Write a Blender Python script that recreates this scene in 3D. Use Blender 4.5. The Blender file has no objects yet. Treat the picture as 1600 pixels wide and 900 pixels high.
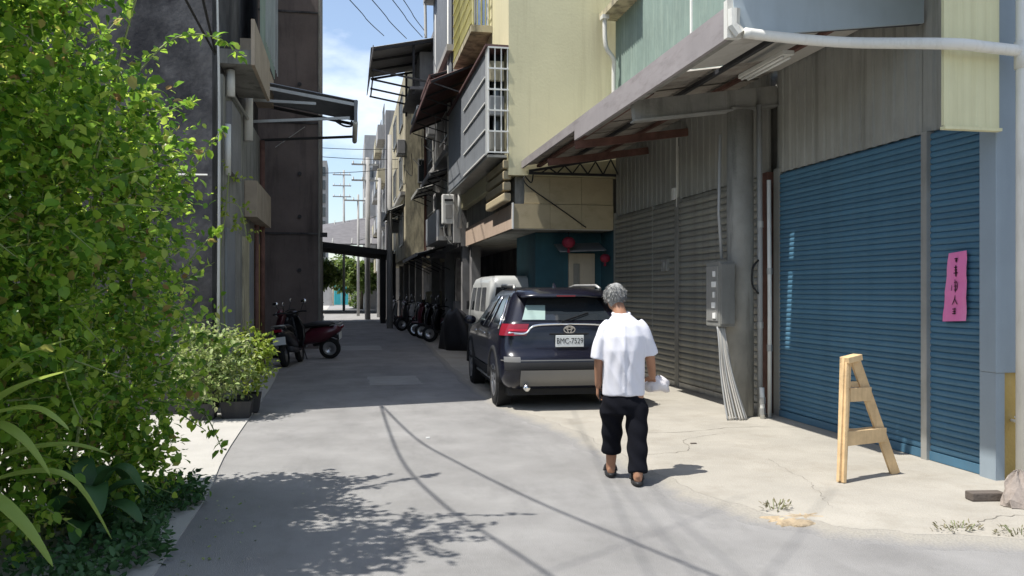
import bpy, bmesh, math, random
import numpy as np
from mathutils import Vector, Matrix, Euler
R = math.radians
random.seed(7); rng = np.random.default_rng(11)
sc = bpy.context.scene
C = sc.collection

# ------------------------------------------------------------------ camera, sky, sun, exposure
CAM_YAW = math.degrees(math.atan(255 / 1300))
cd = bpy.data.cameras.new('camera'); cam = bpy.data.objects.new('camera', cd); C.objects.link(cam)
cd.sensor_width = 36; cd.lens = 29.25; cd.shift_y = 5 / 1600; cd.clip_start = 0.05; cd.clip_end = 2000
cam.location = (0, 0, 1.61); cam.rotation_euler = (R(90), 0, R(-CAM_YAW))
sc.camera = cam

SUN_EL = 65.0
SUN_DIR = Vector((0.982 * math.cos(R(SUN_EL)), 0.19 * math.cos(R(SUN_EL)), -math.sin(R(SUN_EL))))  # the way the light travels
world = bpy.data.worlds.new('World'); sc.world = world; world.use_nodes = True
wn, wl = world.node_tree.nodes, world.node_tree.links
for n in list(wn): wn.remove(n)
wo = wn.new('ShaderNodeOutputWorld'); wb = wn.new('ShaderNodeBackground')
sky = wn.new('ShaderNodeTexSky'); sky.sky_type = 'NISHITA'; sky.sun_disc = False
sky.sun_elevation = R(SUN_EL); sky.sun_rotation = math.atan2(-SUN_DIR.x, -SUN_DIR.y)
sky.air_density = 1.0; sky.dust_density = 1.2; sky.ozone_density = 1.2
tc = wn.new('ShaderNodeTexCoord'); mp = wn.new('ShaderNodeMapping'); mp.inputs['Scale'].default_value = (1, 1, 2.2)
nz = wn.new('ShaderNodeTexNoise'); nz.inputs['Scale'].default_value = 3.1; nz.inputs['Detail'].default_value = 7; nz.inputs['Roughness'].default_value = .58
rp = wn.new('ShaderNodeValToRGB'); rp.color_ramp.elements[0].position = .5; rp.color_ramp.elements[0].color = (.05, .05, .05, 1)
rp.color_ramp.elements[1].position = .72; rp.color_ramp.elements[1].color = (.7, .7, .7, 1)
cm = wn.new('ShaderNodeMixRGB'); cm.inputs[2].default_value = (8.2, 8.4, 8.7, 1)
wl.new(tc.outputs['Generated'], mp.inputs[0]); wl.new(mp.outputs[0], nz.inputs['Vector']); wl.new(nz.outputs[0], rp.inputs[0])
wl.new(rp.outputs[0], cm.inputs[0]); wl.new(sky.outputs[0], cm.inputs[1]); wl.new(cm.outputs[0], wb.inputs[0]); wl.new(wb.outputs[0], wo.inputs[0])
wb.inputs[1].default_value = 0.13
sd = bpy.data.lights.new('sun', 'SUN'); sd.energy = 4.4; sd.angle = R(0.53); sd.color = (1, .965, .9)
sun = bpy.data.objects.new('sun', sd); C.objects.link(sun); sun.rotation_euler = SUN_DIR.to_track_quat('-Z', 'Y').to_euler(); sun.location = (-8, -1, 18)
sc.view_settings.view_transform = 'Standard'; sc.view_settings.look = 'None'; sc.view_settings.gamma = 1
sc.view_settings.exposure = 0.62; sc.view_settings.use_curve_mapping = False
sc.render.engine = 'CYCLES'; sc.cycles.max_bounces = 8; sc.cycles.diffuse_bounces = 4; sc.cycles.use_denoising = True

# ------------------------------------------------------------------ materials
MATS = {}
def mat(name, col, rough=.8, metal=0, var=.18, scale=2.0, bump=.15, bscale=45, grime=0.0, gcol=(.03, .03, .028), gscale=(2.2, 2.2, .35), spec=.4,
        coat=0, objrand=0.0, fleck=0.0, fcol=(.6, .6, .58), fscale=120, island=0.0, gpos=(.5, .72)):
    if name in MATS: return MATS[name]
    m = bpy.data.materials.new(name); m.use_nodes = True; nt = m.node_tree; N, L = nt.nodes, nt.links
    b = N['Principled BSDF']; b.inputs['Roughness'].default_value = rough; b.inputs['Metallic'].default_value = metal
    b.inputs['Specular IOR Level'].default_value = spec; b.inputs['Coat Weight'].default_value = coat
    t = N.new('ShaderNodeTexCoord')
    a = N.new('ShaderNodeTexNoise'); a.inputs['Scale'].default_value = scale; a.inputs['Detail'].default_value = 8; a.inputs['Roughness'].default_value = .62
    L.new(t.outputs['Object'], a.inputs['Vector'])
    r = N.new('ShaderNodeValToRGB'); e = r.color_ramp.elements
    e[0].position = .3; e[0].color = tuple(max(0, c * (1 - var)) for c in col) + (1,)
    e[1].position = .7; e[1].color = tuple(min(1, c * (1 + var)) for c in col) + (1,)
    L.new(a.outputs[0], r.inputs[0]); out = r.outputs[0]
    if island:
        g = N.new('ShaderNodeNewGeometry'); h = N.new('ShaderNodeMapRange'); h.inputs[3].default_value = 1 - island; h.inputs[4].default_value = 1 + island
        mu = N.new('ShaderNodeVectorMath'); mu.operation = 'SCALE'
        L.new(g.outputs['Random Per Island'], h.inputs[0]); L.new(out, mu.inputs[0]); L.new(h.outputs[0], mu.inputs['Scale']); out = mu.outputs[0]
    if objrand:
        oi = N.new('ShaderNodeObjectInfo'); h = N.new('ShaderNodeMapRange'); h.inputs[3].default_value = 1 - objrand; h.inputs[4].default_value = 1 + objrand
        mu = N.new('ShaderNodeVectorMath'); mu.operation = 'SCALE'; L.new(oi.outputs['Random'], h.inputs[0]); L.new(out, mu.inputs[0]); L.new(h.outputs[0], mu.inputs['Scale']); out = mu.outputs[0]
    if grime:
        mp = N.new('ShaderNodeMapping'); mp.inputs['Scale'].default_value = gscale
        g = N.new('ShaderNodeTexNoise'); g.inputs['Scale'].default_value = 2.3; g.inputs['Detail'].default_value = 9; g.inputs['Roughness'].default_value = .68
        gr = N.new('ShaderNodeValToRGB'); gr.color_ramp.elements[0].position = gpos[0]; gr.color_ramp.elements[0].color = (0, 0, 0, 1)
        gr.color_ramp.elements[1].position = gpos[1]; gr.color_ramp.elements[1].color = (grime,) * 3 + (1,)
        x = N.new('ShaderNodeMixRGB'); x.inputs[2].default_value = gcol + (1,)
        L.new(t.outputs['Object'], mp.inputs[0]); L.new(mp.outputs[0], g.inputs['Vector']); L.new(g.outputs[0], gr.inputs[0])
        L.new(gr.outputs[0], x.inputs[0]); L.new(out, x.inputs[1]); out = x.outputs[0]
    if fleck:
        v = N.new('ShaderNodeTexNoise'); v.inputs['Scale'].default_value = fscale; v.inputs['Detail'].default_value = 3
        vr = N.new('ShaderNodeValToRGB'); vr.color_ramp.elements[0].position = .52; vr.color_ramp.elements[0].color = (0, 0, 0, 1)
        vr.color_ramp.elements[1].position = .66; vr.color_ramp.elements[1].color = (fleck,) * 3 + (1,)
        x = N.new('ShaderNodeMixRGB'); x.inputs[2].default_value = fcol + (1,)
        L.new(t.outputs['Object'], v.inputs['Vector']); L.new(v.outputs[0], vr.inputs[0]); L.new(vr.outputs[0], x.inputs[0]); L.new(out, x.inputs[1]); out = x.outputs[0]
    L.new(out, b.inputs['Base Color'])
    if bump:
        n2 = N.new('ShaderNodeTexNoise'); n2.inputs['Scale'].default_value = bscale; n2.inputs['Detail'].default_value = 5
        bp = N.new('ShaderNodeBump'); bp.inputs['Strength'].default_value = bump; bp.inputs['Distance'].default_value = .02
        L.new(t.outputs['Object'], n2.inputs['Vector']); L.new(n2.outputs[0], bp.inputs['Height']); L.new(bp.outputs[0], b.inputs['Normal'])
    MATS[name] = m; return m

def leafmat(name, stops, trans=.35, rough=.45):
    m = bpy.data.materials.new(name); m.use_nodes = True; nt = m.node_tree; N, L = nt.nodes, nt.links
    b = N['Principled BSDF']; b.inputs['Roughness'].default_value = rough; b.inputs['Specular IOR Level'].default_value = .35
    g = N.new('ShaderNodeNewGeometry'); r = N.new('ShaderNodeValToRGB'); el = r.color_ramp.elements
    while len(el) < len(stops): el.new(.5)
    for e, (p, c) in zip(el, stops): e.position = p; e.color = c + (1,)
    L.new(g.outputs['Random Per Island'], r.inputs[0]); L.new(r.outputs[0], b.inputs['Base Color'])
    t = N.new('ShaderNodeBsdfTranslucent'); mx = N.new('ShaderNodeMixShader'); mx.inputs[0].default_value = trans
    hs = N.new('ShaderNodeHueSaturation'); hs.inputs['Value'].default_value = 1.5; hs.inputs['Hue'].default_value = .485; L.new(r.outputs[0], hs.inputs['Color']); L.new(hs.outputs[0], t.inputs[0])
    L.new(b.outputs[0], mx.inputs[1]); L.new(t.outputs[0], mx.inputs[2]); L.new(mx.outputs[0], N['Material Output'].inputs[0])
    MATS[name] = m; return m

def glassmat(name, col=(.02, .025, .03), rough=.06, spec=.7):
    return mat(name, col, rough=rough, var=.1, bump=0, spec=spec)

asphalt = mat('asphalt', (.245, .239, .232), rough=.92, var=.2, scale=1.1, bump=.55, bscale=160, grime=.75, gcol=(.165, .161, .157), gscale=(.7, .3, 1), fleck=.4, fcol=(.42, .41, .39), fscale=210, gpos=(.48, .7))
concrete = mat('pale concrete', (.345, .322, .278), rough=.9, var=.13, scale=1.3, bump=.35, bscale=70, grime=.6, gcol=(.24, .215, .175), gscale=(.8, .8, 1), fleck=.18, fcol=(.26, .22, .17), fscale=60)
concrete_l = mat('white concrete', (.40, .385, .355), rough=.9, var=.1, scale=1.5, bump=.3, bscale=60, grime=.3, gcol=(.3, .28, .24), gscale=(1, 1, 1))
dirt = mat('ground earth', (.14, .12, .09), rough=1, var=.3, scale=1.2, bump=.6, bscale=30)
sandm = mat('spilled sand', (.38, .30, .2), rough=1, var=.4, scale=14, bump=.6, bscale=90)
crackm = mat('crack filler', (.17, .155, .13), rough=1)
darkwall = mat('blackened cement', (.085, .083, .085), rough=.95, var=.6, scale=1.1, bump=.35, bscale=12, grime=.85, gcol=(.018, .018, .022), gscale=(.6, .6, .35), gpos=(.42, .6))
brownwall = mat('brown grey render', (.145, .12, .112), rough=.95, var=.25, scale=.8, bump=.2, bscale=10, grime=.7, gcol=(.045, .04, .04), gscale=(1.3, 1.3, .15))
oldcement = mat('old cement', (.26, .255, .23), rough=.95, var=.25, scale=1.5, bump=.3, bscale=25, grime=.8, gcol=(.07, .068, .06), gscale=(2.2, 2.2, .25))
tanfascia = mat('tan painted slab edge', (.40, .33, .25), rough=.9, var=.15, bump=.2, grime=.55, gcol=(.17, .14, .1))
yellow = mat('pale yellow paint', (.70, .65, .43), rough=.85, var=.07, scale=.7, bump=.12, bscale=20, grime=.5, gcol=(.5, .45, .28), gscale=(2.4, 2.4, .12))
yellowsheet = mat('yellow painted sheet', (.68, .65, .40), rough=.55, var=.06, bump=.05, grime=.3, gcol=(.42, .38, .2), gscale=(5, 5, .2))
beige = mat('beige panel', (.50, .42, .27), rough=.75, var=.08, bump=.08, grime=.5, gcol=(.3, .23, .13), gscale=(1.2, 1.2, 2))
pinkbeige = mat('pinkish beige panel', (.52, .40, .31), rough=.75, var=.08, bump=.08, grime=.4, gcol=(.32, .24, .17), gscale=(2, 2, .4))
bluepaint = mat('blue roller shutter paint', (.062, .15, .225), rough=.5, var=.16, objrand=.1, scale=1.3, bump=.06, bscale=30, grime=.35, gcol=(.11, .17, .215), gscale=(3, 3, .5))
greyshut = mat('grey roller shutter', (.30, .295, .262), rough=.55, var=.16, objrand=.12, scale=2, metal=.15, bump=.08, grime=.5, gcol=(.13, .118, .095), gscale=(2.5, 2.5, .4))
lightblue = mat('powder blue sheet', (.27, .325, .37), rough=.5, var=.05, bump=.03, grime=.25, gcol=(.2, .25, .29))
steel = mat('galvanised steel', (.42, .42, .4), rough=.45, metal=.55, var=.15, bump=.05, grime=.5, gcol=(.2, .18, .15))
greysheet = mat('weathered grey sheet', (.30, .30, .275), rough=.7, var=.12, bump=.08, grime=.55, gcol=(.15, .145, .125), gscale=(3, 3, .25))
greensheet = mat('green corrugated sheet', (.22, .29, .255), rough=.6, var=.12, bump=.05, grime=.5, gcol=(.42, .5, .42), gscale=(6, 6, .3))
bluegrey = mat('blue grey siding', (.23, .245, .265), rough=.55, var=.12, bump=.05, grime=.45, gcol=(.12, .125, .13))
rust = mat('rusty red steel', (.16, .082, .065), rough=.9, var=.35, scale=5, bump=.2, grime=.6, gcol=(.08, .05, .04))
roofsheet = mat('aged fibre roof sheet', (.35, .32, .28), rough=.85, var=.2, scale=3, bump=.1, grime=.6, gcol=(.18, .12, .1), gscale=(1, 2.5, 1))
darksteel = mat('dark painted steel', (.035, .035, .038), rough=.6, var=.2, bump=.05)
gutterm = mat('mauve grey gutter', (.30, .275, .275), rough=.6, var=.1, bump=.05, grime=.5, gcol=(.15, .13, .125), gscale=(1, 1, 4))
white = mat('white paint', (.78, .78, .75), rough=.5, var=.05, bump=.03, grime=.25, gcol=(.5, .48, .43))
pvc = mat('white pvc pipe', (.70, .69, .64), rough=.45, var=.08, bump=.03, grime=.4, gcol=(.42, .4, .34), gscale=(6, 6, 1))
greypvc = mat('grey pvc conduit', (.33, .335, .33), rough=.5, var=.1, bump=.03, grime=.4, gcol=(.2, .19, .17))
cablem = mat('pale cable sheath', (.48, .46, .42), rough=.6, var=.15, bump=.05)
blackc = mat('black rubber', (.012, .012, .013), rough=.65, var=.2, bump=.05)
wirem = mat('black cable', (.02, .02, .02), rough=.6, bump=0)
wood = mat('raw pine', (.58, .41, .22), rough=.75, var=.22, scale=6, bump=.15, bscale=60, grime=.4, gcol=(.36, .23, .11), gscale=(14, 14, 1.2))
pinkpaper = mat('pink paper', (.72, .19, .42), rough=.8, var=.08, bump=.05, grime=.3, gcol=(.78, .45, .6))
ink = mat('brush ink', (.05, .015, .03), rough=.7, bump=0)
shirtm = mat('white shirt cotton', (.66, .66, .71), rough=.85, var=.03, bump=.12, bscale=120)
trouserm = mat('navy black trousers', (.006, .0065, .01), rough=.95, spec=.15, var=.2, bump=.1, bscale=120)
skinm = mat('tanned skin', (.34, .175, .105), rough=.55, var=.1, scale=8, bump=.05, bscale=90)
hairm = mat('grey hair', (.28, .28, .27), rough=.7, var=.3, scale=30, bump=.4, bscale=140)
shoem = mat('black slipper', (.02, .02, .022), rough=.5)
plasticbag = mat('white plastic bag', (.72, .68, .68), rough=.35, var=.08, bump=.25, bscale=30, spec=.5)
carpaint = mat('dark navy car paint', (.006, .0065, .014), rough=.25, var=.05, bump=0, spec=.45, coat=.35)
cladding = mat('black plastic cladding', (.02, .02, .021), rough=.65, var=.15, bump=.1, bscale=160)
skid = mat('silver bumper plate', (.2, .195, .185), rough=.45, metal=.35, var=.06, bump=0)
chrome = mat('chrome', (.75, .75, .75), rough=.12, metal=1, var=.02, bump=0)
redlens = mat('red lamp lens', (.22, .012, .025), rough=.15, var=.1, bump=0, spec=.6)
glass = glassmat('dark tinted glass'); glass2 = glassmat('window glass', (.035, .042, .045), .1)
reflection_paint = mat('pale painted reflection', (.30, .40, .37), rough=.1, var=.1, bump=0)  # colour of the reflection painted on the SUV rear window
platem = mat('white number plate', (.72, .74, .72), rough=.5, var=.03, bump=0)
tyre = mat('tyre rubber', (.014, .014, .014), rough=.9, var=.2, bump=.2, bscale=90)
rimm = mat('alloy rim', (.45, .45, .46), rough=.3, metal=.8, var=.05, bump=0)
vanwhite = mat('van white paint', (.46, .47, .46), rough=.35, var=.03, bump=0, coat=.3)
redpaint = mat('dark red scooter paint', (.085, .014, .024), rough=.3, var=.08, bump=0, coat=.4)
blackpaint = mat('black scooter paint', (.013, .013, .016), rough=.3, var=.08, bump=0, coat=.4)
whitescoot = mat('white scooter paint', (.6, .6, .6), rough=.35, var=.04, bump=0, coat=.3)
seatm = mat('black vinyl seat', (.016, .016, .016), rough=.55, bump=.05)
tarp = mat('black tarpaulin', (.014, .014, .018), rough=.6, var=.2, bump=.2, bscale=14)
tealwall = mat('teal painted wall', (.03, .095, .125), rough=.8, var=.18, bump=.15, grime=.5, gcol=(.03, .07, .08))
cream = mat('cream door', (.52, .46, .36), rough=.7, var=.08, bump=.05, grime=.3, gcol=(.3, .25, .18))
redlan = mat('red lantern paper', (.26, .02, .045), rough=.7, bump=.05)
bark = mat('bark', (.13, .105, .075), rough=.95, var=.3, scale=10, bump=.6, bscale=40)
stemm = mat('pale green stem', (.22, .26, .1), rough=.7, var=.2)
potm = mat('black plastic planter', (.03, .03, .032), rough=.6, var=.25, bump=.08, grime=.4, gcol=(.1, .09, .08))
soil = mat('soil', (.06, .045, .03), rough=1, bump=.6, bscale=60)
tealpaint = mat('bright teal gate', (.05, .38, .42), rough=.6, var=.1)
cornice = mat('cream old render', (.50, .45, .31), rough=.9, var=.2, scale=1.2, bump=.2, grime=.85, gcol=(.15, .14, .11), gscale=(1.4, 1.4, .3), gpos=(.44, .62))
midgrey = mat('mid grey render', (.235, .23, .23), rough=.9, var=.18, bump=.2, grime=.6, gcol=(.1, .1, .1), gscale=(2, 2, .2))
palegrey = mat('pale grey render', (.36, .355, .345), rough=.9, var=.12, bump=.2, grime=.45, gcol=(.2, .19, .18), gscale=(2, 2, .2))
brownawn = mat('brown awning sheet', (.12, .065, .06), rough=.7, var=.2, bump=.06, grime=.4, gcol=(.2, .16, .15))
yellowcage = mat('yellow painted bars', (.5, .47, .16), rough=.6, var=.12, bump=.03)
mustard = mat('mustard stained plaster', (.42, .30, .10), rough=.9, var=.15, bump=.2, grime=.6, gcol=(.40, .36, .26), gscale=(2, 2, .8))
litter = mat('litter grey', (.4, .38, .33), rough=.9)
woodgrey = mat('weathered timber', (.12, .10, .085), rough=.95, var=.25, bump=.3)
bush_leaf = leafmat('shrub leaf', [(0, (.06, .15, .02)), (.4, (.13, .28, .034)), (.75, (.29, .45, .055)), (.94, (.42, .54, .11)), (.97, (.36, .33, .1)), (1, (.25, .16, .07))], .55, .3)
pale_leaf = leafmat('variegated leaf', [(0, (.12, .2, .05)), (.5, (.26, .34, .11)), (1, (.5, .54, .28))], .35)
lime_leaf = leafmat('lime leaf', [(0, (.16, .25, .03)), (.6, (.28, .37, .05)), (1, (.38, .44, .1))], .4)
dark_leaf = leafmat('broad leaf', [(0, (.03, .085, .028)), (1, (.055, .125, .04))], .2, .5)
strap_leaf = leafmat('strap leaf', [(0, (.2, .32, .05)), (1, (.36, .46, .12))], .4, .35)
tree_leaf = leafmat('tree leaf', [(0, (.05, .09, .022)), (.5, (.11, .18, .04)), (1, (.22, .28, .08))], .35)
weed_leaf = leafmat('weed leaf', [(0, (.12, .12, .06)), (1, (.26, .23, .14))], .3)

# ------------------------------------------------------------------ mesh helpers
BASE = {}
def tag(o, label=None, cat=None, group=None, kind=None):
    if label: o['label'] = label
    if cat: o['category'] = cat
    if group: o['group'] = group
    if kind: o['kind'] = kind
    return o
def thing(name, label, cat, loc=(0, 0, 0), group=None):
    o = bpy.data.objects.new(name, None); o.empty_display_size = .2; C.objects.link(o); o.location = loc; BASE[o] = Vector(loc)
    return tag(o, label, cat, group)
def link(name, me, m, parent=None, smooth=False):
    if m is not None:
        me.materials.clear(); me.materials.append(m)
    o = bpy.data.objects.new(name, me); C.objects.link(o)
    if smooth: me.polygons.foreach_set('use_smooth', [True] * len(me.polygons))
    if parent is not None:
        b = BASE[parent]; me.transform(Matrix.Translation(-b)); o.parent = parent; BASE[o] = b
    else:
        co = np.empty(len(me.vertices) * 3); me.vertices.foreach_get('co', co); co = co.reshape(-1, 3)
        c = Vector(((co[:, 0].min() + co[:, 0].max()) / 2, (co[:, 1].min() + co[:, 1].max()) / 2, co[:, 2].min()))
        me.transform(Matrix.Translation(-c)); o.location = c; BASE[o] = c
    return o
def copy_tree(o, parent=None):
    c = o.copy(); C.objects.link(c); c.parent = parent
    for ch in list(o.children): copy_tree(ch, c)
    return c

class MB:
    def __init__(s): s.v = []; s.f = []
    def add(s, vs, fs):
        k = len(s.v); s.v += [tuple(p) for p in vs]; s.f += [tuple(i + k for i in f) for f in fs]; return s
    def box(s, x0, x1, y0, y1, z0, z1):
        return s.add([(x0, y0, z0), (x1, y0, z0), (x1, y1, z0), (x0, y1, z0), (x0, y0, z1), (x1, y0, z1), (x1, y1, z1), (x0, y1, z1)],
                     [(0, 3, 2, 1), (4, 5, 6, 7), (0, 1, 5, 4), (1, 2, 6, 5), (2, 3, 7, 6), (3, 0, 4, 7)])
    def bar(s, a, b, w, h, up=(0, 0, 1)):
        a, b = Vector(a), Vector(b); d = (b - a).normalized(); u = Vector(up)
        if abs(d.dot(u)) > .98: u = Vector((0, 1, 0))
        sd_ = d.cross(u).normalized() * w / 2; u = sd_.cross(d).normalized() * h / 2
        return s.add([a - sd_ - u, a + sd_ - u, a + sd_ + u, a - sd_ + u, b - sd_ - u, b + sd_ - u, b + sd_ + u, b - sd_ + u],
                     [(0, 1, 2, 3), (7, 6, 5, 4), (0, 4, 5, 1), (1, 5, 6, 2), (2, 6, 7, 3), (3, 7, 4, 0)])
    def tube(s, pts, rad, n=8, cap=True):
        pts = [Vector(p) for p in pts]; rad = rad if isinstance(rad, (list, tuple)) else [rad] * len(pts)
        vs = []; prev = None
        for i, p in enumerate(pts):
            d = (pts[min(i + 1, len(pts) - 1)] - pts[max(i - 1, 0)]).normalized()
            if prev is None: u = Vector((0, 0, 1)) if abs(d.z) < .9 else Vector((1, 0, 0))
            else: u = prev
            a = d.cross(u).normalized(); u = a.cross(d).normalized(); prev = u
            for k in range(n):
                t = 2 * math.pi * k / n; r_ = rad[i]
                vs.append(p + a * math.cos(t) * r_ + u * math.sin(t) * r_)
        fs = [(i * n + k, i * n + (k + 1) % n, (i + 1) * n + (k + 1) % n, (i + 1) * n + k) for i in range(len(pts) - 1) for k in range(n)]
        if cap: fs += [tuple(range(n - 1, -1, -1)), tuple((len(pts) - 1) * n + k for k in range(n))]
        return s.add(vs, fs)
    def loft(s, rings, cap=True):
        n = len(rings[0]); vs = [p for r_ in rings for p in r_]
        fs = [(i * n + k, i * n + (k + 1) % n, (i + 1) * n + (k + 1) % n, (i + 1) * n + k) for i in range(len(rings) - 1) for k in range(n)]
        if cap: fs += [tuple(range(n - 1, -1, -1)), tuple((len(rings) - 1) * n + k for k in range(n))]
        return s.add(vs, fs)
    def ell(s, rings, n=16, cap=True):   # rings: (centre, rx, ry, rotz)
        out = []
        for c, rx, ry, rz in rings:
            out.append([(c[0] + rx * math.cos(t) * math.cos(rz) - ry * math.sin(t) * math.sin(rz), c[1] + rx * math.cos(t) * math.sin(rz) + ry * math.sin(t) * math.cos(rz), c[2]) for t in [2 * math.pi * k / n for k in range(n)]])
        return s.loft(out, cap)
    def sphere(s, c, r_, n=12, m=8, sq=(1, 1, 1)):
        rings = []
        for j in range(1, m):
            a = -math.pi / 2 + math.pi * j / m
            rings.append([(c[0] + sq[0] * r_ * math.cos(a) * math.cos(2 * math.pi * k / n), c[1] + sq[1] * r_ * math.cos(a) * math.sin(2 * math.pi * k / n), c[2] + sq[2] * r_ * math.sin(a)) for k in range(n)])
        return s.loft(rings)
    def wheel(s, c, axis, prof, n=28):  # prof: list of (offset along axis, radius)
        c = Vector(c); ax = Vector(axis).normalized(); u = ax.orthogonal().normalized(); w = ax.cross(u)
        rings = [[c + ax * o_ + (u * math.cos(2 * math.pi * k / n) + w * math.sin(2 * math.pi * k / n)) * r_ for k in range(n)] for o_, r_ in prof]
        return s.loft(rings, cap=False)
    def corr(s, o, u, v, nrm, wid, hei, pitch, depth, prof='trap', thick=0):
        o, u, v, nrm = Vector(o), Vector(u).normalized(), Vector(v).normalized(), Vector(nrm).normalized()
        pts = []; k = 0; t = 0
        if prof == 'trap': seq = [(0, 0), (.3, 0), (.4, 1), (.9, 1)]
        else: seq = [(i / 6, .5 - .5 * math.cos(2 * math.pi * i / 6)) for i in range(6)]
        while True:
            stop = False
            for a, h in seq:
                x = (k + a) * pitch
                if x >= wid: stop = True; break
                pts.append((x, h * depth))
            if stop: break
            k += 1
        pts.append((wid, 0))
        vs = []
        for x, h in pts: vs += [o + u * x + nrm * h, o + u * x + nrm * h + v * hei]
        return s.add(vs, [(2 * i, 2 * i + 2, 2 * i + 3, 2 * i + 1) for i in range(len(pts) - 1)])
    def mesh(s, name='m'):
        me = bpy.data.meshes.new(name); me.from_pydata(s.v, [], s.f); me.update(); return me
    def build(s, name, m, parent=None, smooth=False, bevel=0):
        me = s.mesh(name)
        if bevel:
            bm = bmesh.new(); bm.from_mesh(me); bmesh.ops.remove_doubles(bm, verts=bm.verts, dist=1e-5)
            es = [e for e in bm.edges if len(e.link_faces) == 2 and e.calc_face_angle(0) > R(30)]
            bmesh.ops.bevel(bm, geom=es, offset=bevel, segments=2, affect='EDGES', profile=.6); bm.to_mesh(me); bm.free()
        return link(name, me, m, parent, smooth)

def remesh(mb, name, m, parent, voxel=.012, smooth_it=6, disp=None):
    me = mb.mesh(name); t = bpy.data.objects.new('t', me); C.objects.link(t)
    md = t.modifiers.new('r', 'REMESH'); md.mode = 'VOXEL'; md.voxel_size = voxel
    sm = t.modifiers.new('s', 'SMOOTH'); sm.iterations = smooth_it; sm.factor = .5
    dg = bpy.context.evaluated_depsgraph_get(); out = bpy.data.meshes.new_from_object(t.evaluated_get(dg)); C.objects.unlink(t); bpy.data.objects.remove(t)
    if disp:
        for v in out.vertices: v.co += Vector(disp(v.co))
    return link(name, out, m, parent, True)

def text_mesh(body, size, m, parent, mtx, extrude=.002, name='lettering', sx=1):
    cu = bpy.data.curves.new('t', 'FONT'); cu.body = body; cu.size = size; cu.extrude = extrude; cu.align_x = 'CENTER'; cu.align_y = 'CENTER'
    t = bpy.data.objects.new('t', cu); C.objects.link(t); dg = bpy.context.evaluated_depsgraph_get()
    me = bpy.data.meshes.new_from_object(t.evaluated_get(dg)); C.objects.unlink(t); bpy.data.objects.remove(t)
    me.transform(mtx @ Matrix.Diagonal((sx, 1, 1, 1))); return link(name, me, m, parent)

def leaves(pos, dirs, size, m, name, parent, width=.5, droop=.25, jitter=.35, kind='stuff'):
    pos = np.asarray(pos, float); n = len(pos); d = np.asarray(dirs, float); d = d / (np.linalg.norm(d, axis=1, keepdims=True) + 1e-9)
    d = d + rng.normal(0, jitter, (n, 3)); d[:, 2] -= droop * .3; d /= np.linalg.norm(d, axis=1, keepdims=True)
    up = rng.normal(0, .45, (n, 3)); up[:, 2] += 1
    sd_ = np.cross(d, up); sd_ /= np.linalg.norm(sd_, axis=1, keepdims=True) + 1e-9; nn = np.cross(sd_, d)
    L_ = size * rng.uniform(.6, 1.25, (n, 1)); W_ = L_ * width * rng.uniform(.8, 1.2, (n, 1))
    p0 = pos; tip = pos + d * L_ - nn * L_ * .14; pc = pos + d * L_ * .5
    a1, b1 = pos + d * L_ * .24 + nn * L_ * .06, pos + d * L_ * .62 + nn * L_ * .05
    vs = np.stack([p0, a1 + sd_ * W_ * .44, b1 + sd_ * W_ * .46, tip, b1 - sd_ * W_ * .46, a1 - sd_ * W_ * .44, pc], 1).reshape(-1, 3)
    k = np.arange(n)[:, None] * 7
    fs = np.concatenate([k + np.array([[i, 6, (i + 1) % 6]]) for i in range(6)], 0)
    me = bpy.data.meshes.new(name); me.vertices.add(n * 7); me.vertices.foreach_set('co', vs.ravel())
    me.loops.add(len(fs) * 3); me.loops.foreach_set('vertex_index', fs.ravel().astype(np.int32)); me.polygons.add(len(fs))
    me.polygons.foreach_set('loop_start', np.arange(len(fs), dtype=np.int32) * 3); me.polygons.foreach_set('loop_total', np.full(len(fs), 3, np.int32))
    me.update(calc_edges=True); me.validate()
    o = link(name, me, m, parent)
    if kind: o['kind'] = kind
    return o
def clump(blobs, per, twig=.22, nl=7):
    """leaf positions on twigs that start inside each blob (cx,cy,cz,rx,ry,rz) and reach out of it"""
    P, D, tw = [], [], []
    for b in blobs:
        c = np.array(b[:3]); r_ = np.array(b[3:6]); k = int(per * (r_[0] * r_[1] * r_[2]) ** (2 / 3) / .12)
        for _ in range(k):
            d = rng.normal(0, 1, 3); d /= np.linalg.norm(d); a = c + d * r_ * rng.uniform(.55, .95)
            dd = d + rng.normal(0, .5, 3); dd[2] += .15; dd /= np.linalg.norm(dd); ln = twig * rng.uniform(.5, 1.5)
            tw.append((a, a + dd * ln))
            for j in range(nl):
                t = (j + rng.uniform(0, 1)) / nl; P.append(a + dd * ln * t); s_ = rng.normal(0, 1, 3); D.append(dd * .6 + s_ * .8)
    return np.array(P), np.array(D), tw

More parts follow.
